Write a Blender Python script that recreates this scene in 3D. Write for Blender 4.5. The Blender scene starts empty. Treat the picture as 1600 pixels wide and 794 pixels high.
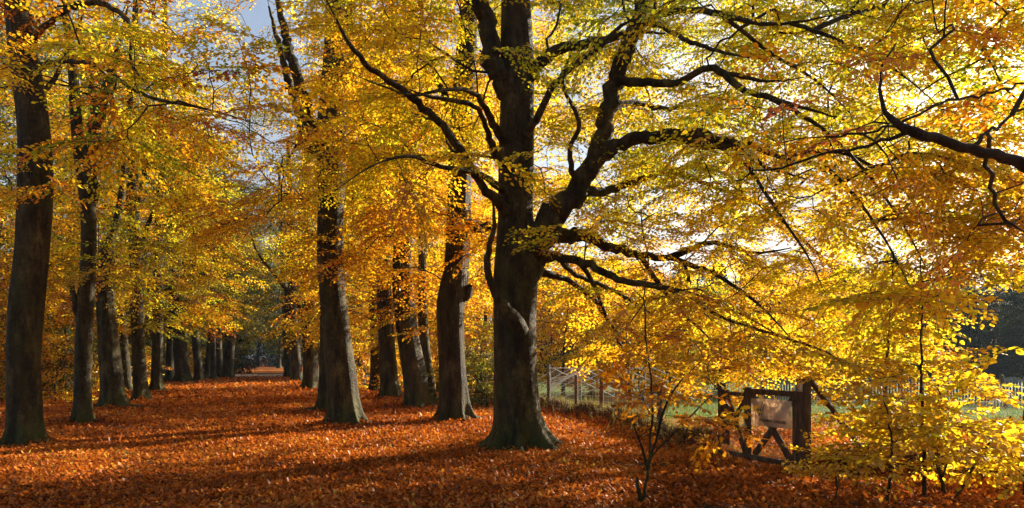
import bpy, math, random
import numpy as np
from mathutils import Vector

# ------------------------------------------------------------------ camera, sky, sun, exposure
F = 1100.0; HOR = 560.0; H = 1.7
sc = bpy.context.scene
COL = sc.collection
cam_d = bpy.data.cameras.new("camera"); cam = bpy.data.objects.new("camera", cam_d); COL.objects.link(cam)
cam.location = (0, 0, H); cam.rotation_euler = (math.radians(90), 0, 0)
cam_d.sensor_width = 36; cam_d.lens = 36 * F / 1600; cam_d.shift_y = (HOR - 397) / 1600
cam_d.clip_start = 0.1; cam_d.clip_end = 3000
sc.camera = cam

SUN_AZ, SUN_EL = 47.0, 23.0
w = bpy.data.worlds.new("World"); sc.world = w; w.use_nodes = True
nt = w.node_tree
sky = nt.nodes.new("ShaderNodeTexSky"); sky.sky_type = 'NISHITA'; sky.sun_disc = False
sky.sun_elevation = math.radians(SUN_EL); sky.sun_rotation = math.radians(SUN_AZ)
sky.air_density = 1.0; sky.dust_density = 2.2; sky.ozone_density = 1.0
wtc = nt.nodes.new('ShaderNodeTexCoord'); wn = nt.nodes.new('ShaderNodeTexNoise'); wn.inputs['Scale'].default_value = 3.2; wn.inputs['Detail'].default_value = 7; wn.inputs['Roughness'].default_value = .6
nt.links.new(wtc.outputs['Generated'], wn.inputs['Vector'])
wr = nt.nodes.new('ShaderNodeMapRange'); wr.inputs['From Min'].default_value = .40; wr.inputs['From Max'].default_value = .66; wr.inputs['To Max'].default_value = .85; nt.links.new(wn.outputs[0], wr.inputs[0])
wm = nt.nodes.new('ShaderNodeMixRGB'); nt.links.new(wr.outputs[0], wm.inputs[0]); nt.links.new(sky.outputs[0], wm.inputs[1]); wm.inputs[2].default_value = (3.4, 3.5, 3.75, 1)      # thin high cloud
bgn = nt.nodes["Background"]; nt.links.new(wm.outputs[0], bgn.inputs[0]); bgn.inputs[1].default_value = 0.05
sd = bpy.data.lights.new("sun", 'SUN'); sd.energy = 5.0; sd.angle = math.radians(0.6); sd.color = (1.0, 0.86, 0.66)
sun = bpy.data.objects.new("sun", sd); COL.objects.link(sun)
az, el = math.radians(SUN_AZ), math.radians(SUN_EL)
S = Vector((math.sin(az) * math.cos(el), math.cos(az) * math.cos(el), math.sin(el)))
sun.rotation_euler = S.to_track_quat('Z', 'Y').to_euler(); sun.location = S * 60
sc.view_settings.view_transform = 'Standard'; sc.view_settings.look = 'None'
sc.view_settings.gamma = 1.0; sc.view_settings.use_curve_mapping = False
sc.view_settings.exposure = 1.87
sc.render.engine = 'CYCLES'
cy = sc.cycles
cy.max_bounces = 7; cy.diffuse_bounces = 3; cy.glossy_bounces = 2; cy.transmission_bounces = 5
cy.sample_clamp_indirect = 6.0; cy.caustics_reflective = False; cy.caustics_refractive = False
cy.use_denoising = True; cy.denoiser = 'OPENIMAGEDENOISE'; cy.denoising_input_passes = 'RGB_ALBEDO_NORMAL'; cy.denoising_prefilter = 'NONE'

R = np.random.default_rng(11)
random.seed(3)

# ------------------------------------------------------------------ coordinates
def P(px, py, d):                       # a sight line followed to real depth d (metres along +Y)
    return np.array([(px - 800) / F * d, d, H - (py - HOR) / F * d])
def G(px, py):
    d = F * H / (py - HOR); return P(px, py, d)

# fence line: posts measured on the ground
FENCE = [G(800, 633)[:2], G(857, 640)[:2], G(900, 650)[:2], G(940, 658)[:2], G(985, 669)[:2], G(1030, 688)[:2], G(1127, 718)[:2],
         G(1255, 745)[:2], G(1420, 742)[:2], G(1700, 738)[:2], np.array([14.0, 10.5])]
def seg_dist(x, y, poly):
    best = np.full(np.shape(x), 1e9)
    for a, b in zip(poly[:-1], poly[1:]):
        d = b - a; L = (d ** 2).sum()
        t = np.clip(((x - a[0]) * d[0] + (y - a[1]) * d[1]) / L, 0, 1)
        best = np.minimum(best, np.hypot(x - a[0] - t * d[0], y - a[1] - t * d[1]))
    return best
def sn(x, y, s, seed=0.0):
    return (np.sin(x * s + 1.7 * seed + 1.3 * np.sin(y * s * .7 + seed)) + np.sin(y * s * 1.3 + 2.1 * seed + 1.1 * np.sin(x * s * .9 + 2 + seed)) +
            .6 * np.sin((x + y) * s * 2.3 + seed * 3 + np.sin((x - y) * s * 1.7))) / 2.6
def bare(x, y):
    return np.clip((sn(x, y, 1.05, 11) + .6 * sn(x, y, 3.1, 12) - .62) * 3, 0, 1)
def gz(x, y):
    x = np.asarray(x, float); y = np.asarray(y, float)
    z = 0.035 * sn(x, y, .55, 1) + .018 * sn(x, y, 1.9, 2)
    s = seg_dist(x, y, FENCE)
    amp = .26 * (1 + .45 * sn(x, y, 2.1, 5)) * np.clip((y - 9.2) / 1.0, 0.35, 1) * np.clip((seg_dist(x, y, [FENCE[6], FENCE[7]]) - .05) / .5, .0, 1)
    z = z + amp * np.exp(-(s / .34) ** 2)
    z = z + .10 * np.exp(-(np.hypot((x + 8.4), (y - 22.5) * 1.4) / 1.0) ** 2)
    return z

# ------------------------------------------------------------------ mesh + object helpers
def new_mesh(name, V, Q, hue=None, smooth=False):
    V = np.ascontiguousarray(V, dtype=np.float32); Q = np.ascontiguousarray(Q, dtype=np.int32)
    me = bpy.data.meshes.new(name)
    me.vertices.add(len(V)); me.vertices.foreach_set('co', V.ravel())
    me.loops.add(Q.size); me.loops.foreach_set('vertex_index', Q.ravel())
    me.polygons.add(len(Q)); me.polygons.foreach_set('loop_start', np.arange(0, Q.size, 4, dtype=np.int32))
    if smooth: me.polygons.foreach_set('use_smooth', np.ones(len(Q), dtype=bool))
    me.update(calc_edges=True)
    if hue is not None:
        a = me.attributes.new('hue', 'FLOAT', 'FACE'); a.data.foreach_set('value', np.asarray(hue, dtype=np.float32))
    return me
def link(name, me, mat=None, parent=None, loc=None):
    o = bpy.data.objects.new(name, me); COL.objects.link(o)
    if mat is not None and not me.materials: me.materials.append(mat)
    if parent is not None: o.parent = parent
    if loc is not None: o.location = loc
    return o
def tag(o, label=None, cat=None, group=None, kind=None):
    for k, v in (('label', label), ('category', cat), ('group', group), ('kind', kind)):
        if v: o[k] = v
    return o
def empty(name, loc, label=None, cat=None, group=None):
    o = bpy.data.objects.new(name, None); COL.objects.link(o); o.location = [float(v) for v in loc]; o.empty_display_size = .2
    return tag(o, label, cat, group)

class MB:
    """collects quads"""
    def __init__(s): s.v = []; s.q = []; s.n = 0; s.h = []
    def add(s, V, Q, h=None):
        s.v.append(np.asarray(V, float)); s.q.append(np.asarray(Q, int) + s.n); s.n += len(V)
        s.h.append(np.full(len(Q), .5) if h is None else np.broadcast_to(h, (len(Q),)))
    def build(s, name, mat, parent=None, origin=(0, 0, 0), smooth=False, hue=False):
        V = np.concatenate(s.v) - np.asarray(origin, float); Q = np.concatenate(s.q)
        me = new_mesh(name, V, Q, np.concatenate(s.h) if hue else None, smooth)
        return link(name, me, mat, parent, None if parent is not None else origin)
    def box(s, c, size, rx=0, ry=0, rz=0, h=None, ax=None):
        sx, sy, sz = [k / 2 for k in size]
        pts = np.array([[x, y, z] for x in (-sx, sx) for y in (-sy, sy) for z in (-sz, sz)])
        b = min(sx, sy, sz) * .25
        if ax is None:
            from mathutils import Euler
            M = np.array(Euler((rx, ry, rz)).to_matrix())
        else: M = np.array(ax).T
        q = [[0, 1, 3, 2], [4, 6, 7, 5], [0, 4, 5, 1], [2, 3, 7, 6], [0, 2, 6, 4], [1, 5, 7, 3]]
        s.add(pts @ M.T + np.asarray(c), q, h)
    def bar(s, a, b, wd, th, h=None, up=(0, 0, 1), jit=0.0):
        """squared timber from a to b, chamfered section, slightly uneven"""
        a = np.asarray(a, float); b = np.asarray(b, float); d = b - a; L = np.linalg.norm(d); d /= L
        u = np.asarray(up, float); sdv = np.cross(d, u)
        if np.linalg.norm(sdv) < 1e-3: u = np.array([0, 1., 0]); sdv = np.cross(d, u)
        sdv /= np.linalg.norm(sdv); u = np.cross(sdv, d)
        c = .82
        sec = np.array([[-1, -c], [-c, -1], [c, -1], [1, -c], [1, c], [c, 1], [-c, 1], [-1, c]])
        n = max(2, int(L / .15) + 1); V = []
        for i in range(n):
            j = R.normal(0, jit, 2) if jit else (0, 0)
            V.append(a + d * L * i / (n - 1) + ((sec[:, :1] * wd / 2 + j[0]) * sdv + (sec[:, 1:] * th / 2 + j[1]) * u))
        V = np.concatenate(V); Q = []
        for i in range(n - 1):
            for k in range(8):
                Q.append([i * 8 + k, i * 8 + (k + 1) % 8, (i + 1) * 8 + (k + 1) % 8, (i + 1) * 8 + k])
        for o, rev in ((0, True), ((n - 1) * 8, False)):
            for t in ((0, 1, 2, 3), (0, 3, 4, 7), (4, 5, 6, 7)):
                Q.append([o + k for k in (t[::-1] if rev else t)])
        s.add(V, Q, h)

def catmull(pts, step):
    pts = np.asarray(pts, float)
    if len(pts) == 2:
        n = max(2, int(np.linalg.norm(pts[1, :3] - pts[0, :3]) / step) + 1)
        return pts[0] + (pts[1] - pts[0]) * np.linspace(0, 1, n)[:, None]
    p = np.vstack([2 * pts[0] - pts[1], pts, 2 * pts[-1] - pts[-2]]); out = []
    for i in range(1, len(p) - 2):
        n = max(1, int(round(np.linalg.norm(p[i + 1, :3] - p[i, :3]) / step)))
        t = np.linspace(0, 1, n, endpoint=False)[:, None]
        a, b, c, d = p[i - 1], p[i], p[i + 1], p[i + 2]
        out.append(.5 * (2 * b + (c - a) * t + (2 * a - 5 * b + 4 * c - d) * t ** 2 + (3 * b - a - 3 * c + d) * t ** 3))
    out.append(pts[-1:]); return np.vstack(out)

def tube(mb, pts, rad, sides=8, bump=0.0, seed=0.0, flat=None):
    pts = np.asarray(pts, float); rad = np.asarray(rad, float); n = len(pts)
    if n < 2: return
    T = np.gradient(pts, axis=0); T /= np.linalg.norm(T, axis=1)[:, None] + 1e-9
    ref = np.array([1., 0, 0]) if abs(T[0, 0]) < .8 else np.array([0, 0, 1.])
    U = np.cross(T, ref); U /= np.linalg.norm(U, axis=1)[:, None] + 1e-9
    W = np.cross(T, U)
    th = np.linspace(0, 2 * math.pi, sides, endpoint=False)
    rr = rad[:, None] * np.ones(sides)
    if bump:
        zz = np.cumsum(np.r_[0, np.linalg.norm(np.diff(pts, axis=0), axis=1)])[:, None]
        rr = rr * (1 + bump * (np.sin(2 * th + seed + zz * 1.1) * .5 + np.sin(3 * th - zz * 1.9 + seed * 2) * .35 + np.sin(zz * 5 + seed * 5 + 2 * np.sin(th + seed)) * .3))
    V = pts[:, None, :] + rr[:, :, None] * (np.cos(th)[None, :, None] * U[:, None, :] + np.sin(th)[None, :, None] * W[:, None, :])
    i = np.arange(n - 1)[:, None] * sides; k = np.arange(sides)[None, :]; k2 = (k + 1) % sides
    Q = np.stack([i + k, i + k2, i + sides + k2, i + sides + k], -1).reshape(-1, 4)
    mb.add(V.reshape(-1, 3), Q)

# ------------------------------------------------------------------ materials
def mat_new(name):
    m = bpy.data.materials.new(name); m.use_nodes = True; m.node_tree.nodes.clear()
    N = m.node_tree.nodes; L = m.node_tree.links
    out = N.new('ShaderNodeOutputMaterial')
    return m, N, L, out
def ramp(N, stops, interp='LINEAR'):
    r = N.new('ShaderNodeValToRGB'); r.color_ramp.interpolation = interp
    e = r.color_ramp.elements
    while len(e) < len(stops): e.new(.5)
    for k, (p, c) in enumerate(stops): e[k].position = p; e[k].color = (*c, 1)
    return r
def noise(N, L, vec, scale, detail=3, rough=.55):
    n = N.new('ShaderNodeTexNoise'); n.inputs['Scale'].default_value = scale; n.inputs['Detail'].default_value = detail
    n.inputs['Roughness'].default_value = rough
    if vec is not None: L.new(vec, n.inputs['Vector'])
    return n
def mapping(N, L, vec, scale):
    m = N.new('ShaderNodeMapping'); m.inputs['Scale'].default_value = scale; L.new(vec, m.inputs['Vector']); return m.outputs[0]

AUT = [(0.0, (.045, .085, .012)), (.2, (.15, .21, .018)), (.36, (.42, .42, .022)), (.52, (.68, .49, .022)), (.68, (.70, .37, .016)), (.84, (.60, .21, .012)), (1.0, (.26, .07, .012))]
def leaf_mat(name, stops, trans=.68, gloss=.03, tb=1.0):
    m, N, L, out = mat_new(name)
    a = N.new('ShaderNodeAttribute'); a.attribute_name = 'hue'
    r = ramp(N, stops); L.new(a.outputs['Fac'], r.inputs[0])
    tc = N.new('ShaderNodeTexCoord')
    n = noise(N, L, tc.outputs['Object'], 60, 2)
    mr = N.new('ShaderNodeMapRange'); mr.inputs['From Min'].default_value = .3; mr.inputs['From Max'].default_value = .7
    mr.inputs['To Min'].default_value = .72; mr.inputs['To Max'].default_value = 1.12; L.new(n.outputs[0], mr.inputs[0])
    mx = N.new('ShaderNodeVectorMath'); mx.operation = 'SCALE'; L.new(r.outputs[0], mx.inputs[0]); L.new(mr.outputs[0], mx.inputs['Scale'])
    d = N.new('ShaderNodeBsdfDiffuse'); t = N.new('ShaderNodeBsdfTranslucent'); g = N.new('ShaderNodeBsdfGlossy')
    g.inputs['Roughness'].default_value = .38; g.inputs['Color'].default_value = (.9, .9, .9, 1)
    sc_d = N.new('ShaderNodeVectorMath'); sc_d.operation = 'SCALE'; sc_d.inputs['Scale'].default_value = .7; L.new(mx.outputs[0], sc_d.inputs[0])
    sc_t = N.new('ShaderNodeVectorMath'); sc_t.operation = 'MULTIPLY'; sc_t.inputs[1].default_value = (1.5 * tb, 1.45 * tb, .9 * tb); L.new(mx.outputs[0], sc_t.inputs[0])
    L.new(sc_d.outputs[0], d.inputs[0]); L.new(sc_t.outputs[0], t.inputs[0])
    m1 = N.new('ShaderNodeMixShader'); m1.inputs[0].default_value = trans; L.new(d.outputs[0], m1.inputs[1]); L.new(t.outputs[0], m1.inputs[2])
    m2 = N.new('ShaderNodeMixShader'); m2.inputs[0].default_value = gloss; L.new(m1.outputs[0], m2.inputs[1]); L.new(g.outputs[0], m2.inputs[2])
    L.new(m2.outputs[0], out.inputs[0]); return m
M_LEAF = leaf_mat('beech_leaf', AUT)
M_FALLEN = leaf_mat('fallen_leaf', [(0, (.09, .032, .012)), (.25, (.24, .062, .012)), (.5, (.52, .135, .018)), (.75, (.74, .24, .034)), (.9, (.74, .36, .05)), (1, (.70, .50, .12))], .22, .012)
M_LEAF_SHADED = leaf_mat('painted_shade_leaf', [(0, (.02, .035, .008)), (.3, (.06, .08, .012)), (.5, (.15, .14, .016)), (.7, (.34, .22, .02)), (.85, (.30, .12, .012)), (1, (.12, .04, .01))], .5, .02)  # darker beech leaf: shade of the deep background painted into its colour
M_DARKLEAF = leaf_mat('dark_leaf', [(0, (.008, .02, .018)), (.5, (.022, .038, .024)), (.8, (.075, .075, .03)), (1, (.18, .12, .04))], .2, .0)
M_GRASS = leaf_mat('grass_blade', [(0, (.03, .09, .02)), (.5, (.07, .19, .035)), (.8, (.18, .19, .06)), (1, (.30, .23, .11))], .4, .03)

def bark_mat(name, dark, mid, light, ridge=0.0, moss=.6, bumpd=.9):
    m, N, L, out = mat_new(name)
    tc = N.new('ShaderNodeTexCoord'); ob = tc.outputs['Object']
    n1 = noise(N, L, mapping(N, L, ob, (1, 1, .45)), 3.2, 6, .65)
    r = ramp(N, [(.3, dark), (.5, mid), (.72, light)]); L.new(n1.outputs[0], r.inputs[0])
    n2 = noise(N, L, mapping(N, L, ob, (1, 1, 1.7)), 9, 6, .72)        # fine cross bands
    rb = ramp(N, [(.34, (.45, .43, .4)), (.62, (1.1, 1.1, 1.1))]); L.new(n2.outputs[0], rb.inputs[0])
    mu = N.new('ShaderNodeMixRGB'); mu.blend_type = 'MULTIPLY'; mu.inputs[0].default_value = .8
    L.new(r.outputs[0], mu.inputs[1]); L.new(rb.outputs[0], mu.inputs[2])
    # dark scars
    vo = N.new('ShaderNodeTexVoronoi'); vo.feature = 'F1'; vo.inputs['Scale'].default_value = 3.2
    L.new(mapping(N, L, ob, (1, 1, 1.5)), vo.inputs['Vector'])
    rs = ramp(N, [(.06, (.35, .33, .3)), (.16, (1, 1, 1))]); L.new(vo.outputs['Distance'], rs.inputs[0])
    mu2 = N.new('ShaderNodeMixRGB'); mu2.blend_type = 'MULTIPLY'; mu2.inputs[0].default_value = .8
    L.new(mu.outputs[0], mu2.inputs[1]); L.new(rs.outputs[0], mu2.inputs[2])
    # green algae: patches and more near the foot
    n3 = noise(N, L, ob, 1.7, 6, .7)
    sp = N.new('ShaderNodeSeparateXYZ'); L.new(ob, sp.inputs[0])
    mz = N.new('ShaderNodeMapRange'); mz.inputs['From Min'].default_value = 0; mz.inputs['From Max'].default_value = 1.1
    mz.inputs['To Min'].default_value = .22; mz.inputs['To Max'].default_value = 0; L.new(sp.outputs[2], mz.inputs[0])
    ad = N.new('ShaderNodeMath'); ad.operation = 'ADD'; L.new(n3.outputs[0], ad.inputs[0]); L.new(mz.outputs[0], ad.inputs[1])
    rm = ramp(N, [(.5, (0, 0, 0)), (.68, (moss, moss, moss))]); L.new(ad.outputs[0], rm.inputs[0])
    mg = N.new('ShaderNodeMixRGB'); L.new(rm.outputs[0], mg.inputs[0]); L.new(mu2.outputs[0], mg.inputs[1]); mg.inputs[2].default_value = (.045, .058, .008, 1)
    nl = noise(N, L, ob, 16, 6, .75); rl = ramp(N, [(.60, (0, 0, 0)), (.70, (.55, .55, .55))]); L.new(nl.outputs[0], rl.inputs[0])
    ml = N.new('ShaderNodeMixRGB'); L.new(rl.outputs[0], ml.inputs[0]); L.new(mg.outputs[0], ml.inputs[1]); ml.inputs[2].default_value = (light[0] * 1.5, light[1] * 1.55, light[2] * 1.6, 1)
    nd = noise(N, L, mapping(N, L, ob, (1, 1, .22)), 5, 6, .8); rd = ramp(N, [(.42, (.2, .18, .16)), (.53, (1, 1, 1))]); L.new(nd.outputs[0], rd.inputs[0])
    md = N.new('ShaderNodeMixRGB'); md.blend_type = 'MULTIPLY'; md.inputs[0].default_value = .85; L.new(ml.outputs[0], md.inputs[1]); L.new(rd.outputs[0], md.inputs[2]); mg = md
    bs = N.new('ShaderNodeBsdfPrincipled'); bs.inputs['Roughness'].default_value = .78; bs.inputs['Specular IOR Level'].default_value = .25
    L.new(mg.outputs[0], bs.inputs['Base Color'])
    # bump
    wv = noise(N, L, mapping(N, L, ob, (1, 1, .12 if ridge else .8)), 22 if ridge else 9, 5, .6)
    ad2 = N.new('ShaderNodeMath'); ad2.operation = 'MULTIPLY_ADD'; ad2.inputs[1].default_value = 1.0 + ridge * 2; L.new(wv.outputs[0], ad2.inputs[0]); L.new(n2.outputs[0], ad2.inputs[2])
    b = N.new('ShaderNodeBump'); b.inputs['Strength'].default_value = bumpd; b.inputs['Distance'].default_value = .05
    L.new(ad2.outputs[0], b.inputs['Height']); L.new(b.outputs[0], bs.inputs['Normal'])
    L.new(bs.outputs[0], out.inputs[0]); return m
M_BARK = bark_mat('beech_bark', (.013, .009, .0025), (.050, .036, .010), (.155, .118, .038))
M_BARK_R = bark_mat('ridged_bark', (.010, .007, .0025), (.040, .028, .010), (.12, .09, .036), ridge=1.0, moss=.4, bumpd=.8)
M_BARK_D = bark_mat('branch_bark', (.018, .012, .007), (.038, .028, .016), (.075, .058, .034), moss=.3)

def simple_mat(name, stops, scale=8, zs=1.0, rough=.8, bump=.3, spec=.3, vec='Object', metal=0):
    m, N, L, out = mat_new(name); tc = N.new('ShaderNodeTexCoord')
    n = noise(N, L, mapping(N, L, tc.outputs[vec], (1, 1, zs)), scale, 5, .6)
    r = ramp(N, stops); L.new(n.outputs[0], r.inputs[0])
    bs = N.new('ShaderNodeBsdfPrincipled'); bs.inputs['Roughness'].default_value = rough; bs.inputs['Specular IOR Level'].default_value = spec
    bs.inputs['Metallic'].default_value = metal
    L.new(r.outputs[0], bs.inputs['Base Color'])
    b = N.new('ShaderNodeBump'); b.inputs['Strength'].default_value = bump; b.inputs['Distance'].default_value = .01
    L.new(n.outputs[0], b.inputs['Height']); L.new(b.outputs[0], bs.inputs['Normal']); L.new(bs.outputs[0], out.inputs[0]); return m
M_TIMBER = simple_mat('gate_timber', [(.3, (.022, .012, .006)), (.5, (.07, .04, .02)), (.7, (.15, .095, .05))], 14, .25)
M_POST = simple_mat('post_wood', [(.3, (.04, .024, .012)), (.5, (.11, .07, .038)), (.7, (.20, .14, .08))], 20, .15)
M_PALE = simple_mat('weathered_paling', [(.3, (.07, .085, .12)), (.5, (.12, .145, .19)), (.7, (.20, .24, .31))], 12, .2)
M_SIGN = simple_mat('sign_panel', [(.3, (.62, .43, .36)), (.7, (.72, .52, .44))], 6, rough=.45, bump=.03)
M_PAPER = simple_mat('paper_notice', [(.3, (.5, .47, .36)), (.7, (.6, .56, .44))], 6, bump=.02)
M_PINK = simple_mat('faded_board', [(.3, (.42, .24, .18)), (.7, (.52, .32, .24))], 8, bump=.05)
M_INK = simple_mat('sign_lettering', [(.3, (.03, .04, .02)), (.7, (.05, .06, .03))], 6, bump=.0)
M_INKG = simple_mat('sign_green_strokes', [(.3, (.07, .085, .02)), (.7, (.10, .12, .03))], 6, bump=.0)
M_WIRE = simple_mat('galvanised_wire', [(.3, (.5, .52, .55)), (.7, (.7, .72, .75))], 8, rough=.35, bump=0, metal=.5)
M_METAL = simple_mat('padlock_metal', [(.3, (.5, .46, .4)), (.7, (.65, .6, .5))], 30, rough=.35, metal=.8)
M_NET = simple_mat('pale_rope', [(.3, (.5, .56, .66)), (.7, (.66, .72, .82))], 8, rough=.5, bump=0)
M_WOVEN = simple_mat('hazel_weave', [(.3, (.14, .09, .045)), (.7, (.34, .25, .14))], 30, bump=.3)
M_EARTH = simple_mat('dark_brush', [(.3, (.02, .012, .008)), (.7, (.07, .035, .018))], 30)

def ground_mat():
    m, N, L, out = mat_new('forest_floor'); tc = N.new('ShaderNodeTexCoord'); ob = tc.outputs['Object']
    vo = N.new('ShaderNodeTexVoronoi'); vo.inputs['Scale'].default_value = 15; L.new(ob, vo.inputs['Vector'])
    se = N.new('ShaderNodeSeparateColor'); L.new(vo.outputs['Color'], se.inputs[0])
    r = ramp(N, [(0, (.055, .018, .008)), (.3, (.16, .04, .010)), (.55, (.34, .085, .014)), (.8, (.50, .15, .022)), (1, (.60, .30, .06))]); L.new(se.outputs[0], r.inputs[0])
    n = noise(N, L, ob, .45, 5, .6); rn = ramp(N, [(.35, (.6, .58, .6)), (.65, (1.08, 1.05, 1))]); L.new(n.outputs[0], rn.inputs[0])
    mu = N.new('ShaderNodeMixRGB'); mu.blend_type = 'MULTIPLY'; mu.inputs[0].default_value = .8; L.new(r.outputs[0], mu.inputs[1]); L.new(rn.outputs[0], mu.inputs[2])
    ab = N.new('ShaderNodeAttribute'); ab.attribute_name = 'bare'
    mb_ = N.new('ShaderNodeMixRGB'); L.new(ab.outputs['Fac'], mb_.inputs[0]); L.new(mu.outputs[0], mb_.inputs[1]); mb_.inputs[2].default_value = (.045, .026, .014, 1); mu = mb_
    # meadow beyond the fence turns to grass
    at = N.new('ShaderNodeAttribute'); at.attribute_name = 'grass'
    n2 = noise(N, L, ob, 1.4, 6, .7)
    ma = N.new('ShaderNodeMath'); ma.operation = 'MULTIPLY_ADD'; ma.inputs[1].default_value = .7; L.new(n2.outputs[0], ma.inputs[0]); L.new(at.outputs['Fac'], ma.inputs[2])
    rg = ramp(N, [(.75, (0, 0, 0)), (.92, (1, 1, 1))]); L.new(ma.outputs[0], rg.inputs[0])
    n3 = noise(N, L, ob, 9, 5, .7); gr = ramp(N, [(.3, (.04, .07, .022)), (.55, (.09, .14, .04)), (.75, (.26, .22, .09))]); L.new(n3.outputs[0], gr.inputs[0])
    mg = N.new('ShaderNodeMixRGB'); L.new(rg.outputs[0], mg.inputs[0]); L.new(mu.outputs[0], mg.inputs[1]); L.new(gr.outputs[0], mg.inputs[2])
    bs = N.new('ShaderNodeBsdfPrincipled'); bs.inputs['Roughness'].default_value = .85; bs.inputs['Specular IOR Level'].default_value = .05
    L.new(mg.outputs[0], bs.inputs['Base Color'])
    b = N.new('ShaderNodeBump'); b.inputs['Strength'].default_value = .9; b.inputs['Distance'].default_value = .04
    L.new(vo.outputs['Distance'], b.inputs['Height']); L.new(b.outputs[0], bs.inputs['Normal']); L.new(bs.outputs[0], out.inputs[0]); return m
M_GROUND = ground_mat()
M_PATH = simple_mat('sandy_path', [(.3, (.30, .24, .19)), (.7, (.46, .39, .33))], 3, bump=.3)

# ------------------------------------------------------------------ ground
def field_side(x, y):
    """positive beyond the fence line (field side)"""
    fx = np.array([p[0] for p in FENCE]); fy = np.array([p[1] for p in FENCE])
    o = np.argsort(fx); return y - np.interp(x, fx[o], fy[o], left=60, right=fy[o][-1])
def build_ground():
    def axis(lo, hi, fine_lo, fine_hi, fs, g):
        a = list(np.arange(fine_lo, fine_hi, fs)); s = fs; x = fine_lo; pre = []
        while x > lo: s *= g; x -= s; pre.append(x)
        s = fs; x = a[-1]; post = []
        while x < hi: s *= g; x += s; post.append(x)
        return np.array(pre[::-1] + a + post)
    xs = axis(-900, 900, -16, 14, .13, 1.12); ys = axis(-60, 1400, 5, 27, .13, 1.12)
    X, Y = np.meshgrid(xs, ys); Z = gz(X, Y)
    V = np.stack([X, Y, Z], -1).reshape(-1, 3); nx = len(xs)
    i = np.arange(len(ys) - 1)[:, None] * nx + np.arange(nx - 1)[None, :]
    Q = np.stack([i, i + 1, i + nx + 1, i + nx], -1).reshape(-1, 4)
    me = new_mesh('ground', V, Q, smooth=True)
    g = np.clip((Y - 18.5) / 3.0, 0, 1) * np.clip(field_side(X, Y) / 3, 0, 1) * np.clip((X + 1) / 3, 0, 1)
    a = me.attributes.new('bare', 'FLOAT', 'POINT'); a.data.foreach_set('value', bare(X, Y).ravel().astype(np.float32))
    a = me.attributes.new('grass', 'FLOAT', 'POINT'); a.data.foreach_set('value', g.ravel().astype(np.float32))
    tag(link('ground', me, M_GROUND), kind='structure')
build_ground()
# pale path crossing the avenue
mb = MB(); xs = np.linspace(-60, -8, 53); V = []
for x in xs:
    for k in range(5):
        y = 66 + .05 * (x + 25) + k * 2.2 + .3 * math.sin(x * .5); V.append([x, y, float(gz(x, y)) + .03 + (.03 if 0 < k < 4 else -.04)])
Q = [[i * 5 + k, (i + 1) * 5 + k, (i + 1) * 5 + k + 1, i * 5 + k + 1] for i in range(len(xs) - 1) for k in range(4)]
mb.add(V, Q); tag(mb.build('path', M_PATH, smooth=True), kind='structure')

# ------------------------------------------------------------------ leaf spray templates
def leaf_verts(L, wd, fold, six, rng):
    if six == 6:
        V = np.array([[0, 0, 0], [.30 * L, wd * .46, fold], [.70 * L, wd * .40, fold * .8], [L, 0, -.05 * L], [.70 * L, -wd * .40, fold * .8], [.30 * L, -wd * .46, fold]])
        Q = [[0, 3, 2, 1], [0, 5, 4, 3]]
    else:
        V = np.array([[0, 0, 0], [.45 * L, -wd * .5, fold], [L, 0, -.04 * L], [.45 * L, wd * .5, fold]]); Q = [[0, 1, 2, 3]]
    return V, Q
OAK = [(0, 0), (.12, .10), (.25, .24), (.36, .13), (.5, .33), (.62, .17), (.78, .28), (.9, .12), (1, 0)]
def oak_verts(L):
    V = []; Q = []; n = len(OAK)
    for x, y in OAK: V.append([x * L, 0, -.12 * L * x * x]); V.append([x * L, y * L, .05 * L - .1 * L * x * x]); V.append([x * L, -y * L, .05 * L - .1 * L * x * x])
    for i in range(n - 1):
        a, b = i * 3, (i + 1) * 3; Q += [[a, b, b + 1, a + 1], [a, a + 2, b + 2, b]]
    return np.array(V), Q
def rotm(yaw, pitch, roll):
    cy_, sy = math.cos(yaw), math.sin(yaw); cp, sp = math.cos(pitch), math.sin(pitch); cr, sr = math.cos(roll), math.sin(roll)
    return np.array([[cy_, -sy, 0], [sy, cy_, 0], [0, 0, 1]]) @ np.array([[cp, 0, sp], [0, 1, 0], [-sp, 0, cp]]) @ np.array([[1, 0, 0], [0, cr, -sr], [0, sr, cr]])
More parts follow.
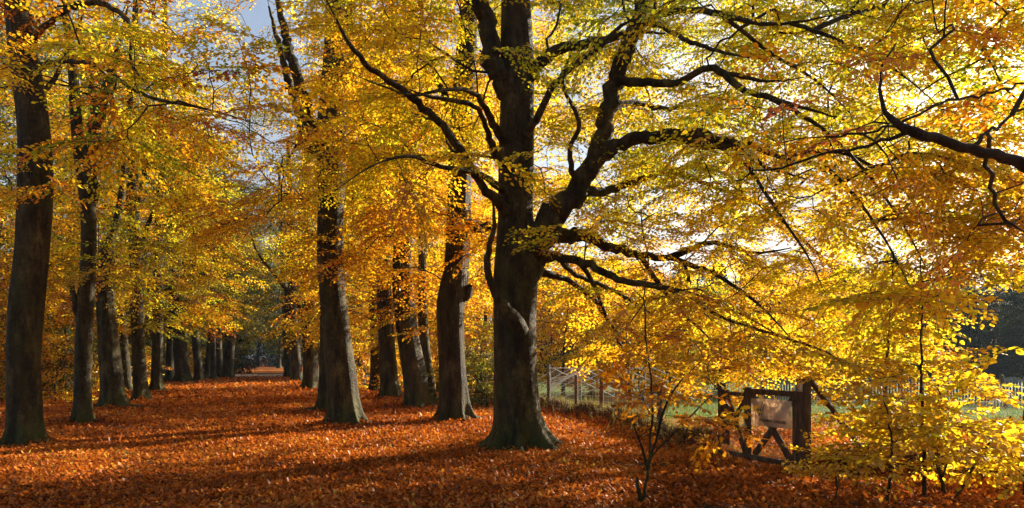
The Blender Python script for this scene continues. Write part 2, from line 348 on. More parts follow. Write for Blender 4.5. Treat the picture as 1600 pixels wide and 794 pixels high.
def make_spray(rng, leaf, spacing, tw_sp, kind=6, curl=.5, L0=1.0, spread=.5, drop=.22):
    """a flat fan of leafy twigs, forward = +x, normal = +z; returns leaf verts/quads/hue and twig verts/quads"""
    LV, LQ, LH, n = [], [], [], 0; tw = MB()
    def bend(p):
        p = np.array(p, float); p[2] += -drop * p[0] ** 2 - .12 * p[1] ** 2; return p
    axes = []
    k = 0; t = .10
    ph = rng.uniform(0, 6)
    main = [np.array([x, .05 * math.sin(3 * x + ph), .02 * math.sin(5 * x + ph)]) for x in np.linspace(0, L0, 9)]
    axes.append((main, 0.0052))
    while t < .92:
        sgn = 1 if k % 2 else -1; a = sgn * rng.uniform(.65, 1.0); l = (spread * (1 - t) ** .8 + .10) * rng.uniform(.75, 1.2) * L0
        p0 = np.array([t * L0, .05 * math.sin(3 * t * L0 + ph), 0]); zz = rng.normal(0, .12)
        pts = [p0 + np.array([math.cos(a * (1 - .35 * s)), math.sin(a * (1 - .35 * s)), zz * s + .05 * math.sin(6 * s)]) * l * s for s in np.linspace(0, 1, 4)]
        axes.append((pts, 0.003)); k += 1; t += tw_sp * rng.uniform(.7, 1.3)
    for pts, r in axes:
        pts = np.array([bend(p) for p in pts]); tube(tw, pts, np.linspace(r, r * .4, len(pts)), 3)
        seg = np.linalg.norm(np.diff(pts, axis=0), axis=1); cum = np.r_[0, np.cumsum(seg)]; s = spacing * rng.uniform(.3, 1); j = rng.integers(2)
        while s <= cum[-1] + 1e-6:
            p = np.array([np.interp(s, cum, pts[:, q]) for q in range(3)]); i = min(len(pts) - 2, int(np.searchsorted(cum, s)) - 1 if s > 0 else 0); i = max(i, 0)
            d = pts[i + 1] - pts[i]; yaw0 = math.atan2(d[1], d[0])
            end = s > cum[-1] - spacing
            yaw = yaw0 + ((1 if j % 2 else -1) * rng.uniform(.5, 1.05) if not end else rng.normal(0, .2))
            sz = leaf * rng.uniform(.68, 1.2)
            if kind == 'oak': V, Q = oak_verts(sz)
            else: V, Q = leaf_verts(sz, sz * rng.uniform(.58, .72), sz * rng.uniform(-.06, .14), kind, rng)
            M = rotm(yaw, rng.normal(.22, .38 * curl * 2), rng.normal(0, .5 * curl * 2))
            LV.append(V @ M.T + p + np.array([0, 0, -.003])); LQ.append(np.array(Q) + n); n += len(V)
            LH.append(np.full(len(Q), rng.normal(0, .065)))
            s += spacing * rng.uniform(.75, 1.25); j += 1
    return (np.concatenate(LV), np.concatenate(LQ), np.concatenate(LH), np.concatenate(tw.v), np.concatenate(tw.q))
trng = np.random.default_rng(5)
T_NEAR = [make_spray(trng, .078, .060, .095, 6, curl=.34) for _ in range(6)]
T_MID = [make_spray(trng, .075, .062, .11, 4, curl=.36) for _ in range(5)]
T_FAR = [make_spray(trng, .11, .10, .16, 4) for _ in range(4)]
T_VFAR = [make_spray(trng, .20, .20, .28, 4, spread=.7) for _ in range(4)]
T_OAK = [make_spray(trng, .115, .085, .20, 'oak', L0=.55, spread=.45) for _ in range(4)]
T_SAP = [make_spray(trng, .092, .070, .14, 6, L0=.8, spread=.35, drop=.1) for _ in range(5)]

def bake(temps, pos, fwd, nrm, scale, hue, rng):
    """place every spray; returns leaf V,Q,hue and twig V,Q"""
    pos = np.asarray(pos, float); n = len(pos)
    f = fwd / (np.linalg.norm(fwd, axis=1)[:, None] + 1e-9)
    z = nrm - (nrm * f).sum(1)[:, None] * f; z /= np.linalg.norm(z, axis=1)[:, None] + 1e-9
    y = np.cross(z, f); M = np.stack([f, y, z], -1) * scale[:, None, None]
    ti = rng.integers(0, len(temps), n)
    out = [[], [], [], [], []]; nl = nt_ = 0
    for k, (LV, LQ, LH, TV, TQ) in enumerate(temps):
        idx = np.where(ti == k)[0]
        if not len(idx): continue
        flip = np.where(rng.random(len(idx)) < .5, 1., -1.)
        A = LV[None].repeat(len(idx), 0); A[:, :, 1] *= flip[:, None]
        V = np.einsum('nij,nvj->nvi', M[idx], A) + pos[idx][:, None]
        out[0].append(V.reshape(-1, 3)); out[1].append((LQ[None] + (np.arange(len(idx)) * len(LV))[:, None, None]).reshape(-1, 4) + nl); nl += V.shape[0] * V.shape[1]
        out[2].append((LH[None] + hue[idx][:, None]).ravel())
        B = TV[None].repeat(len(idx), 0); B[:, :, 1] *= flip[:, None]
        V = np.einsum('nij,nvj->nvi', M[idx], B) + pos[idx][:, None]
        out[3].append(V.reshape(-1, 3)); out[4].append((TQ[None] + (np.arange(len(idx)) * len(TV))[:, None, None]).reshape(-1, 4) + nt_); nt_ += V.shape[0] * V.shape[1]
    return [np.concatenate(o) for o in out]

# ------------------------------------------------------------------ tree builder
def flared(pts, rad, sides, flare, kroot, rng, base, reach=.38, buttress=None):
    """trunk mesh: irregular section, fluted and spreading at the foot"""
    z = pts[:, 2] - base[2]; th = np.linspace(0, 2 * math.pi, sides, endpoint=False); ph = rng.uniform(0, 6, 6)
    e = np.exp(-np.clip(z, 0, None) / reach)[:, None]; e2 = np.exp(-np.clip(z, 0, None) / (reach * .5))[:, None]
    lob = np.clip(.5 + .5 * np.cos(kroot * th + ph[0] + .6 * np.sin(2 * th + ph[1])), 0, 1) ** 2.2
    f = 1 + flare * e * (.16 + .50 * lob) + flare * 1.5 * e2 * lob ** 1.3
    f = f * (1 + .03 * np.sin(2 * th + ph[2] + z[:, None] * .5) + .022 * np.sin(5 * th + ph[3] + z[:, None] * .7) + .012 * np.sin(9 * th + ph[4] - z[:, None] * 1.3) + .014 * np.sin(z[:, None] * 2.7 + ph[5] + th * 2))
    f = f * (1 + .05 * np.exp(-z / 1.4)[:, None] * np.cos(kroot * th + ph[0] + .6 * np.sin(2 * th + ph[1])))
    if buttress is not None:
        for a, s, wdt in buttress:
            da = (th - a + math.pi) % (2 * math.pi) - math.pi
            f = f + s * e2 * np.exp(-(da / wdt) ** 2)
    rr = rad[:, None] * f
    V = np.stack([pts[:, 0:1] + rr * np.cos(th), pts[:, 1:2] + rr * np.sin(th), np.broadcast_to(pts[:, 2:3], rr.shape)], -1)
    n = len(pts); i = np.arange(n - 1)[:, None] * sides; k = np.arange(sides)[None, :]; k2 = (k + 1) % sides
    Q = np.stack([i + k, i + k2, i + sides + k2, i + sides + k], -1).reshape(-1, 4)
    return V.reshape(-1, 3), Q

def px_path(rows, d, dd=None):
    """rows (px, py, width_px[, depth offset]) -> points and radii at distance d"""
    out = []
    for r in rows:
        dp = d + (r[3] if len(r) > 3 else 0)
        p = P(r[0], r[1], dp); out.append([*p, r[2] / F * dp / 2 * math.cos(math.atan((r[0] - 800) / F))])
    return np.array(out)

NODES_MIN_H = 1.6
class Tree:
    def __init__(s, name, base, label, cat='tree', group=None, bark=None, leafmat=None, seed=1):
        s.base = np.array([base[0], base[1], float(gz(base[0], base[1])) - .02]); s.rng = np.random.default_rng(seed)
        s.root = empty(name, s.base, label, cat, group); s.bark = bark or M_BARK; s.leafmat = leafmat or M_LEAF
        s.np_, s.nr, s.npl, s.npar = [], [], [], []       # skeleton nodes: position, radius, path length, parent
    def _nodes(s, pts, rad, skip=0, pl0=0.0, every=.35):
        last = None; pl = pl0
        for i, (p, r) in enumerate(zip(pts, rad)):
            if i: pl += np.linalg.norm(pts[i] - pts[i - 1])
            if i < skip: continue
            if last is None or np.linalg.norm(p - last) > every:
                s.np_.append(p); s.nr.append(r); s.npl.append(pl); last = p; s.npar.append(-1)
    def trunk(s, rows, d, flare=.8, kroot=5, sides=28, reach=.38, top=None, buttress=None, minh=1.6):
        c = px_path(rows, d); c[0, 2] = s.base[2] - .12
        c = c[np.r_[True, np.diff(c[:, 2]) > .01]]
        wl = np.interp(s.base[2] + 1.5, c[:, 2], c[:, 3]); c[:, 3] = np.where(c[:, 2] < s.base[2] + 1.5, np.minimum(c[:, 3], wl * 1.02), c[:, 3])
        p = catmull(c, .09 if d < 22 else .2); p = p[np.argsort(p[:, 2])]
        s.main = p
        V, Q = flared(p[:, :3], p[:, 3], sides, flare, kroot, s.rng, s.base, reach, buttress)
        me = new_mesh('trunk', V - s.base, Q, smooth=True); s.tr = link('trunk', me, s.bark, s.root)
        k = np.searchsorted(p[:, 2], s.base[2] + minh); s._nodes(p[k:, :3], p[k:, 3], pl0=minh)
    def stem(s, rows, d, name='stem', bump=.09, sides=14, pl0=3.0, mat=None, nodes=True):
        c = px_path(rows, d)
        if len(c) > 3: c[-1, 3] *= .35; c[-2, 3] *= .8
        p = catmull(c, .12 if d < 22 else .3)
        w = p[:, 3:4]; p[1:-1, :3] += s.rng.normal(0, .2, (len(p) - 2, 3)) * w[1:-1]
        mb = MB(); tube(mb, p[:, :3], p[:, 3], sides, bump, s.rng.uniform(0, 6))
        mb.build(name, mat or s.bark, s.root, s.base, smooth=True)
        if nodes: s._nodes(p[:, :3], p[:, 3], skip=3, pl0=pl0)
    def roots(s, lst):
        """(angle, length, radius) surface roots"""
        for a, l, r in lst:
            pts = []; a0 = a
            for t in np.linspace(0, 1, 14):
                a = a0 + .5 * math.sin(t * 3 + a0 * 5) * .6
                x = s.base[0] + math.cos(a) * (.12 + t * l); y = s.base[1] + math.sin(a) * (.12 + t * l)
                pts.append([x, y, float(gz(x, y)) + r * (.75 - 1.5 * t) + .22 * math.exp(-t * l / .22)])
            mb = MB(); tube(mb, pts, np.linspace(r * 1.25, r * .45, 14), 8, .2, a0); mb.build('root', s.bark, s.root, s.base, smooth=True)
    def grow(s, targets, temps, scale=1.0, hue=.55, hue_amp=.09, density=1.0, bf=.35, tip=.006, up=(0, 0, 1), droop=.15, hue_z=0.0, tiltn=.3, hue_x=0.0,
             nside=1.0, sides_big=6, rmax=.08, extra=None, leaves=True, step=.3, hue_fn=None):
        rng = s.rng; T = np.asarray(targets, float)
        if not len(T): return
        NP = np.array(s.np_); NL = np.array(s.npl); n0 = len(NP)
        cap = n0 + len(T) * 14; NPb = np.zeros((cap, 3)); NPb[:n0] = NP; NLb = np.zeros(cap); NLb[:n0] = NL; par = np.full(cap, -1); cnt = n0
        ax = s.main[:, :3]
        order = np.argsort(np.min(np.linalg.norm(T[:, None, :] - NP[None, ::3, :], axis=2), axis=1))
        paths = []; sp_pos, sp_f, sp_s = [], [], []
        dirs = np.zeros((cap, 3))
        for ti in order:
            t = T[ti]; dv = np.linalg.norm(NPb[:cnt] - t, axis=1); cost = dv + bf * NLb[:cnt] + .25 * np.clip(NPb[:cnt, 2] - t[2], 0, None)
            j = int(np.argmin(cost)); a = NPb[j]; D = dv[j]
            if D < .05 or D > 9: continue
            m = max(2, min(13, int(D / step) + 1)); out = (t - a) / D
            d0 = dirs[j] if par[j] >= 0 or dirs[j].any() else out + np.array([0, 0, .35])
            d0 = d0 / (np.linalg.norm(d0) + 1e-9); c1 = a + (d0 * .55 + out * .6) * D * .4; u = np.linspace(0, 1, m + 1)[:, None]
            c2 = t - (out * .8 + np.array([0, 0, .12 - droop])) * D * .3 + rng.normal(0, .05, 3) * D
            pts = (1 - u) ** 3 * a + 3 * (1 - u) ** 2 * u * c1 + 3 * (1 - u) * u ** 2 * c2 + u ** 3 * t
            pts[1:-1] += rng.normal(0, .035, (m - 1, 3)) * min(D, 1.5)
            ids = [j]; pl = NLb[j]
            for q in range(1, m + 1):
                if cnt >= cap: break
                NPb[cnt] = pts[q]; pl += np.linalg.norm(pts[q] - pts[q - 1]); NLb[cnt] = pl; par[cnt] = ids[-1]; dirs[cnt] = (pts[q] - pts[q - 1]) / (np.linalg.norm(pts[q] - pts[q - 1]) + 1e-9)
                ids.append(cnt); cnt += 1
            paths.append(ids)
        # pipe-model radii
        load = np.zeros(cnt); 
        for ids in paths: load[ids[-1]] += 1
        for q in range(cnt - 1, n0 - 1, -1): load[par[q]] += load[q]
        rad = np.clip(tip * np.maximum(load, 1) ** .47, 0, rmax)
        mb = MB()
        for ids in paths:
            pts = NPb[ids]; r = rad[ids].copy(); r[0] = r[1] if ids[0] < n0 else min(r[0], r[1] * 1.25)
            tube(mb, pts, r, sides_big if r[0] > .015 else 4, .06 if r[0] > .02 else 0, float(ids[-1]))
            e = pts[-1] - pts[-2]; sp_pos.append(pts[-1]); sp_f.append(e)
            L = len(pts)
            for q in range(1, L - 1):
                if rad[ids[q]] > tip * 5: continue
                e = pts[q + 1] - pts[q]; e /= np.linalg.norm(e) + 1e-9; sd = np.cross(e, [0, 0, 1.]); sd /= np.linalg.norm(sd) + 1e-6
                for sg in (1, -1):
                    if rng.random() < .5 * nside: sp_pos.append(pts[q]); sp_f.append(e * rng.uniform(.3, 1) + sg * sd * rng.uniform(.4, 1))
        if extra is not None:
            for p_, f_ in extra: sp_pos.append(p_); sp_f.append(f_)
        sp_pos = np.array(sp_pos); sp_f = np.array(sp_f); sp_f /= np.linalg.norm(sp_f, axis=1)[:, None] + 1e-9
        if density < 1: k = rng.random(len(sp_pos)) < density; sp_pos, sp_f = sp_pos[k], sp_f[k]
        sp_f[:, 2] = sp_f[:, 2] * .5 - droop + rng.normal(0, .12, len(sp_f))
        n = len(sp_pos); nrm = np.array([0, 0, 1.]) + rng.normal(0, tiltn, (n, 3))
        hs = hue + hue_amp * (sn(sp_pos[:, 0] + sp_pos[:, 1] * .5, sp_pos[:, 2] * 1.3, 1.1, 3) + rng.normal(0, .55, n)) + hue_z * (sp_pos[:, 2] - 4) + hue_x * sp_pos[:, 0]
        if hue_fn is not None: hs = hs + hue_fn(sp_pos)
        LV, LQ, LH, TV, TQ = bake(temps, sp_pos, sp_f, nrm, scale * rng.uniform(.75, 1.2, n), hs, rng)
        mb.add(TV, TQ)
        tw = mb.build('twigs', M_BARK_D, s.root, s.base); tw['kind'] = 'stuff'
        cr = link('crown', new_mesh('crown', LV - s.base, LQ, np.clip(LH, .0, 1)), s.leafmat, s.root)
        s.nleaf = len(LQ)
        return cr

def rnd_targets(rng, n, cx, cy, cz, rx, ry, rz, shell=.0, layers=0.0):
    out = []
    while len(out) < n:
        p = rng.uniform(-1, 1, 3); q = np.linalg.norm(p)
        if q > 1 or q < shell: continue
        out.append([cx + p[0] * rx, cy + p[1] * ry, cz + p[2] * rz])
    out = np.array(out)
    if layers: out[:, 2] = np.round(out[:, 2] / layers) * layers + rng.normal(0, layers * .16, n)
    return out
def frustum_targets(rng, n, x0, x1, y0, y1, d0, d1, ok=None):
    """points filling a wedge of real space"""
    out = []
    while len(out) < n:
        px = rng.uniform(x0, x1); py = rng.uniform(y0, y1); d = rng.uniform(d0, d1)
        if ok is not None and not ok(px, py, d): continue
        out.append(P(px, py, d))
    return np.array(out)

# ================================================================== the great beech with the forked limb
def D(py): return F * H / (py - HOR)
d1 = D(700)
t = Tree('beech_tree', G(815, 700), 'great old beech with flaring mossy roots and a thick forked limb leaning right', group=None, seed=21)
t.trunk([(815, 705, 84), (814, 680, 80), (808, 640, 73), (805, 590, 70), (804, 540, 69), (804, 480, 68), (806, 430, 70), (808, 385, 66), (806, 330, 54), (807, 250, 53), (808, 170, 52), (808, 90, 50),
         (806, 0, 44), (800, -120, 36), (795, -260, 26), (790, -420, 12)], d1, flare=.66, kroot=7, sides=64, reach=.36, buttress=[(-.35, 1.2, .18), (-2.75, 1.4, .17), (-.95, .7, .16), (-2.0, .5, .18), (1.2, .8, .3)])
t.roots([(-2.9, 1.1, .11), (-.25, .8, .11), (-.75, .55, .08), (-2.2, .35, .07), (3.6, .7, .07)])
# leaning right limb
t.stem([(812, 440, 58, .05), (828, 395, 54, 0), (852, 352, 44, -.1), (884, 314, 37, -.2), (913, 278, 33, -.25), (932, 240, 30, -.3), (945, 200, 28, -.3), (957, 150, 26, -.35), (971, 100, 25, -.4), (987, 55, 23, -.4), (1002, 10, 22, -.5), (1018, -60, 18, -.6), (1050, -180, 10, -.8)], d1, sides=22, name='limb')
for rows in [
    [(796, 150, 34, .0), (778, 110, 32, -.15), (765, 60, 30, -.2), (754, 0, 28, -.3), (742, -80, 22, -.4), (725, -200, 12, -.4)],
    [(812, 520, 30, -.35), (800, 492, 22, -.60), (786, 476, 15, -.72), (770, 452, 12, -.8), (761, 420, 11, -.85), (763, 392, 9, -.9), (772, 352, 8, -.9), (768, 300, 6, -1.0)],
    [(826, 120, 20, -.1), (845, 98, 18, -.3), (870, 78, 16, -.5), (905, 70, 14, -.7), (945, 64, 13, -1.0), (985, 50, 10, -1.3), (1040, 52, 7, -1.7)],
    [(822, 210, 14, -.3), (842, 178, 12, -.6), (866, 132, 11, -.8), (902, 98, 11, -1.0), (935, 74, 11, -1.2), (962, 48, 9, -1.4), (990, 28, 7, -1.6)],
    [(850, 372, 34, .3), (882, 366, 23, .6), (920, 370, 19, .9), (955, 386, 16, 1.1), (1000, 399, 13, 1.2), (1045, 402, 11, 1.3), (1110, 380, 8, 1.2), (1180, 395, 6, 1.0), (1235, 388, 5, .8)],
    [(838, 400, 26, .1), (870, 402, 16, .0), (905, 408, 14, -.2), (940, 424, 13, -.5), (975, 440, 11, -.8), (1020, 446, 10, -1.2), (1070, 458, 9, -1.6), (1130, 476, 7, -2.2), (1210, 520, 5, -2.8)],
    [(930, 252, 27, -.3), (962, 228, 22, -.5), (1005, 216, 20, -.7), (1050, 212, 19, -.9), (1095, 210, 17, -1.2), (1125, 220, 14, -1.5), (1170, 226, 10, -2.0), (1220, 246, 8, -2.5), (1290, 258, 6, -3.0)],
    [(1062, 212, 13, -1.0), (1100, 226, 14, -1.1), (1150, 232, 12, -1.0), (1200, 262, 8, -.8), (1260, 280, 6, -.5)],
    [(905, 296, 18, .0), (945, 300, 14, .6), (1000, 280, 11, 1.2), (1050, 268, 10, 1.8), (1110, 290, 8, 2.3), (1190, 320, 6, 2.8)],
    [(962, 125, 16, -.4), (1010, 128, 12, -1.0), (1062, 128, 12, -1.5), (1098, 108, 11, -1.8), (1125, 112, 11, -2.0), (1160, 140, 11, -2.3), (1205, 154, 9, -2.7), (1262, 170, 7, -3.2), (1330, 190, 5, -3.6)],
    [(1150, 225, 7, -1.8), (1175, 270, 6, -2), (1215, 330, 5, -2.2), (1262, 400, 4, -2.5), (1290, 460, 3, -2.7)],
    [(1000, 399, 9, 1.2), (1050, 470, 6, .8), (1110, 530, 4, .5), (1160, 585, 3, .3)], [(1045, 402, 9, 1.3), (1120, 430, 7, .6), (1190, 480, 5, 0), (1250, 545, 4, -.5)],
    [(1070, 458, 8, -1.6), (1120, 492, 6, -2), (1200, 520, 5, -2.4), (1290, 550, 4, -2.8), (1350, 590, 3, -3)], [(1205, 154, 8, -2.7), (1290, 205, 6, -2.7), (1370, 290, 5, -2.8), (1430, 385, 4, -3), (1470, 470, 3, -3)],
    [(1290, 258, 7, -3.0), (1350, 325, 5, -3), (1400, 405, 4, -3), (1440, 490, 3, -3)], [(1190, 320, 7, 2.8), (1260, 380, 6, 2), (1330, 450, 5, 1.2), (1390, 530, 4, .4)],
    [(1235, 36, 7, -2.7), (1330, 70, 6, -3), (1420, 125, 4, -3.2), (1500, 200, 3, -3.3)], [(1220, 246, 7, -2.5), (1300, 236, 6, -2.4), (1380, 268, 5, -2.4), (1460, 320, 4, -2.4), (1530, 390, 3, -2.6)],
    [(1130, 22, 7, -1.9), (1200, 80, 6, -1.6), (1280, 130, 5, -1.5), (1350, 200, 4, -1.5)], [(905, 408, 8, -.2), (930, 450, 6, .2), (950, 500, 5, .6), (1000, 555, 3, 1.0)], [(870, 400, 9, .6), (900, 430, 7, 1.2), (960, 455, 6, 1.8), (1030, 500, 4, 2.4), (1080, 560, 3, 3)],
    [(1120, 112, 7, -2.0), (1160, 120, 8, -2.0), (1200, 128, 6, -2.2), (1260, 120, 5, -2.5)],
    [(992, 40, 16, -.4), (1040, 20, 11, -1.0), (1085, 16, 10, -1.5), (1130, 22, 10, -1.9), (1180, 36, 8, -2.3), (1235, 36, 6, -2.7), (1320, 20, 4, -3)],
    [(995, 30, 12, -.5), (1030, 40, 8, -1), (1080, 66, 7, -1.6), (1140, 84, 6, -2.3), (1190, 92, 4, -3)],
    [(792, 330, 20, -.3), (760, 300, 14, -.7), (735, 262, 13, -1.1), (692, 198, 12, -1.6), (655, 162, 11, -2.0), (618, 132, 10, -2.3), (580, 108, 9, -2.7), (552, 78, 8, -3.0), (530, 40, 6, -3.3), (505, -10, 5, -3.6)],
    [(792, 262, 16, -.3), (770, 232, 12, -.8), (762, 205, 9, -1.3), (740, 165, 8, -1.8), (676, 152, 7, -2.3), (640, 140, 5, -2.6)],
    [(790, 300, 14, -.4), (755, 275, 9, -1), (722, 266, 8, -1.5), (680, 258, 7, -2), (640, 244, 6, -2.5), (585, 258, 4, -3.1), (520, 300, 3, -3.8)],
    [(788, 225, 14, -.3), (745, 150, 8, -1.2), (700, 140, 6, -1.8), (640, 148, 5, -2.4), (560, 120, 4, -3.2)],
    [(845, 425, 14, .3), (890, 440, 9, .8), (930, 470, 8, 1.3), (960, 520, 6, 1.7), (985, 570, 4, 2.0)],
    [(950, 175, 14, -.3), (985, 160, 9, .4), (1040, 170, 8, 1.2), (1100, 165, 7, 2.0), (1180, 190, 5, 2.8)],
    [(905, 300, 12, -.3), (890, 240, 8, -.9), (905, 190, 7, -1.2), (880, 130, 6, -1.5), (900, 60, 4, -1.8)]]:
    t.stem(rows, d1, name='limb', bump=.13, sides=10)
rg = np.random.default_rng(77)
low = lambda px: np.interp(px, [560, 700, 760, 850, 900, 1000, 1150, 1300, 1480, 1530, 1600], [300, 380, 380, 470, 560, 590, 590, 590, 560, 470, 420])
def ok_main(px, py, d):
    if py > low(px) + 20 * math.sin(px * .05): return False
    if px < 1040 and d < 12.8: return rg.random() < (.12 if px > 720 else .5)
    if px > 1040 and d < np.interp(px, [1040, 1500], [12.5, 9.5]): return rg.random() < .25
    if abs(P(px, py, d)[0]) > 8.6: return False
    if 1100 < px < 1300 and py > 565 and d < 12.5: return False
    if px > 1470 and py > 400 and d > 9.8: return False
    return True
T1 = frustum_targets(rg, 760, 850, 1610, -120, 600, 9.0, 18.0, ok_main)
T1 = np.vstack([T1, frustum_targets(rg, 130, 980, 1400, 180, 520, 13.5, 17.5, ok_main)])
T1 = np.vstack([T1, frustum_targets(rg, 70, 900, 1330, 270, 430, 14, 17.8, ok_main), frustum_targets(rg, 40, 1380, 1600, 240, 420, 9.3, 10.8, ok_main)])
T2 = frustum_targets(rg, 150, 500, 850, -150, 380, 9.6, 16.5, ok_main)
TT = np.vstack([T1, T2]); L_ = TT[:, 2] / math.tan(el); gx = TT[:, 0] - L_ * math.sin(az); gy = TT[:, 1] - L_ * math.cos(az)     # where its shadow falls
TT = TT[~((gx > -7) & (gx < 4.5) & (gy > 7.6) & (gy < 14.5) & (rg.random(len(TT)) < .5))]
sl = TT[:, 2] + .12 * TT[:, 0]; TT[:, 2] += np.round(sl / .75) * .75 - sl + rg.normal(0, .13, len(TT))
t.grow(TT, T_NEAR, scale=.94, hue=.485, hue_amp=.12, hue_z=-.022, tip=.006, rmax=.065, tiltn=.22,
       hue_fn=lambda p: np.where(p[:, 0] < 0, .10, 0) + .12 * np.exp(-((p[:, 0] - 2.0) / 2.0) ** 2 - ((p[:, 2] - 2.2) / 1.3) ** 2))
NL = t.nleaf

# ================================================================== the avenue: every trunk measured from its foot
def avenue(name, px, py, rows, label, stems=(), flare=.55, kroot=5, bark=None, ntar=160, temps=None, scale=1.3, hue=.6, seed=0, crown=(4.0, 3.0, 14.0), roots=(), shift=(0, 0),
           group='old beeches lining the avenue', tg=None, tip=.008, reach=.35, amp=.12, sides=30, droop=.15, density=1.0, leafmat=None, buttress=None):
    global NL
    d = D(py); t = Tree(name, G(px, py), label, group=group, bark=bark, seed=seed + 100, leafmat=leafmat)
    t.trunk(rows, d, flare=flare, kroot=kroot, sides=sides, reach=reach, buttress=buttress)
    if roots: t.roots(roots)
    if d < 32:
        q = np.random.default_rng(seed + 900); a0 = q.uniform(0, 6)
        t.roots([(a0 + k * 1.25 + q.normal(0, .2), q.uniform(.25, .75) * t.main[0, 3] / .4, .09 * t.main[0, 3] / .4) for k in range(5)])
    for st in stems: t.stem(st, d, name='limb')
    rr, z0, z1 = crown; g = np.random.default_rng(seed + 7)
    if tg is None:
        # boughs in tiers round the trunk, reaching further towards the light
        n = int(ntar * (.55 if px < 400 else .68)); a = g.uniform(0, 2 * math.pi, n); z = z0 + (z1 - z0) * g.random(n) ** .9; r = rr * (g.uniform(.25, 1, n) ** .6) * (1 - .25 * ((z - z0) / (z1 - z0)))
        z = np.round(z / .9) * .9 + g.normal(0, .16, n)
        i = np.array([np.interp(q, t.main[:, 2], t.main[:, 0]) for q in z]); j = np.array([np.interp(q, t.main[:, 2], t.main[:, 1]) for q in z])
        tg = np.stack([i + r * np.cos(a) + shift[0], j + r * np.sin(a) + shift[1], z - .12 * r], -1)
    fr = (tg[:, 1] < np.interp(tg[:, 2], t.main[:, 2], t.main[:, 1]) - .3) & (np.abs(tg[:, 0] - np.interp(tg[:, 2], t.main[:, 2], t.main[:, 0])) < 1.1) & (g.random(len(tg)) < .85); tg = tg[~fr]
    pxx = 800 + F * tg[:, 0] / tg[:, 1]; pyy = HOR - F * (tg[:, 2] - H) / tg[:, 1]
    thin = (pxx > 330) & (pxx < 480) & (pyy < 290) & (g.random(len(tg)) < .72); tg = tg[~thin]
    t.grow(tg, temps or T_MID, scale=scale, tiltn=.22, hue=hue + (.05 if px < 400 else 0), hue_amp=amp * (1.6 if px < 400 else 1.15), tip=tip, bf=.25, droop=droop, density=density)
    NL += t.nleaf; return t

# left row -----------------------------------------------------------
g = np.random.default_rng(5)
tgA = frustum_targets(g, 90, -140, 250, -260, 120, 9.5, 15)
tgA = np.vstack([tgA, frustum_targets(g, 12, -100, 60, 230, 330, 11, 13.5), frustum_targets(g, 26, 150, 420, 60, 230, 9.5, 13)])
avenue('beech_tree', 44, 695, [(44, 695, 66), (42, 680, 62), (39, 640, 57), (37, 560, 56), (42, 470, 56), (50, 390, 55), (55, 300, 56), (55, 230, 54), (49, 160, 52), (38, 90, 50), (30, 20, 48), (20, -80, 44), (8, -250, 32), (0, -420, 18)],
       'thick smooth grey beech with carved letters on its sunlit side', flare=.42, kroot=5, sides=44, seed=1, temps=T_NEAR, scale=1.0, hue=.56, tg=tgA, amp=.16, tip=.006,
       stems=[[(46, 66, 13, -.2), (85, 30, 10, -.5), (120, 8, 11, -.9), (160, 6, 9, -1.3), (198, 30, 8, -1.6), (206, 60, 7, -1.8), (206, 100, 6, -2.0), (245, 150, 4, -2.4)],
              [(52, 110, 14, -.2), (100, 95, 9, -.8), (160, 105, 7, -1.4), (200, 135, 6, -1.9), (245, 155, 6, -2.3), (300, 165, 5, -2.7), (350, 178, 4, -3.0), (420, 200, 3, -3.4)],
              [(46, 160, 14, .1), (80, 130, 9, .5), (110, 70, 8, .9), (135, 10, 7, 1.2)]],
       roots=[(-.4, .45, .08), (-2.6, .25, .07)])
avenue('beech_tree', 130, 662, [(130, 662, 36), (130, 640, 31), (130, 600, 28), (131, 540, 28), (134, 470, 27), (138, 400, 25), (138, 340, 25), (135, 300, 26), (128, 262, 22), (122, 220, 21), (118, 170, 19), (114, 110, 17), (104, 30, 14), (95, -60, 10), (90, -200, 6)],
       'slim dark beech forking into two stems, second trunk of the left row', seed=2, ntar=150, crown=(3.6, 4.0, 13), hue=.5, flare=.5,
       stems=[[(137, 318, 22, 0), (142, 270, 22, -.2), (148, 205, 21, -.3), (160, 160, 20, -.4), (172, 130, 17, -.4), (184, 80, 13, -.5), (200, 10, 9, -.5)], [(150, 232, 12, -.1), (148, 180, 15, .2), (146, 150, 13, .3), (140, 80, 10, .5)],
              [(124, 500, 12, 0), (117, 470, 9, -.1), (112, 440, 8, -.2)]])
avenue('beech_tree', 178, 638, [(178, 640, 46), (177, 620, 41), (173, 580, 37), (169, 530, 34), (165, 480, 31), (164, 440, 31), (166, 400, 29), (172, 375, 20), (182, 345, 13), (190, 300, 11), (196, 240, 10), (204, 160, 8), (210, 60, 5)],
       'leaning beech with a long surface root, third trunk of the left row', seed=3, ntar=120, crown=(3.8, 4.4, 13), hue=.46, flare=.5, roots=[(-.25, 1.9, .12), (-.9, .9, .08)], buttress=[(-.3, 1.1, .3)])
avenue('beech_tree', 221, 628, [(221, 630, 32), (220, 612, 25), (217, 560, 22), (215, 500, 22), (213, 430, 22), (210, 360, 21), (207, 300, 20), (206, 240, 19), (206, 180, 18), (208, 110, 16), (212, 40, 14), (216, -60, 9)],
       'straight beech, fourth trunk of the left row, with golden boughs across it', seed=4, ntar=210, crown=(4.2, 3.0, 13), hue=.54, roots=[(-.3, .9, .08)],
       stems=[[(208, 330, 9, 0), (222, 290, 8, -.5), (233, 240, 8, -1), (246, 190, 7, -1.3), (252, 130, 5, -1.5)], [(212, 400, 9, 0), (228, 360, 7, -.6), (246, 310, 6, -1.2), (262, 240, 4, -1.8)],
              [(206, 210, 12, 0), (192, 190, 12, .3), (178, 160, 10, .5), (172, 100, 8, .7)]])
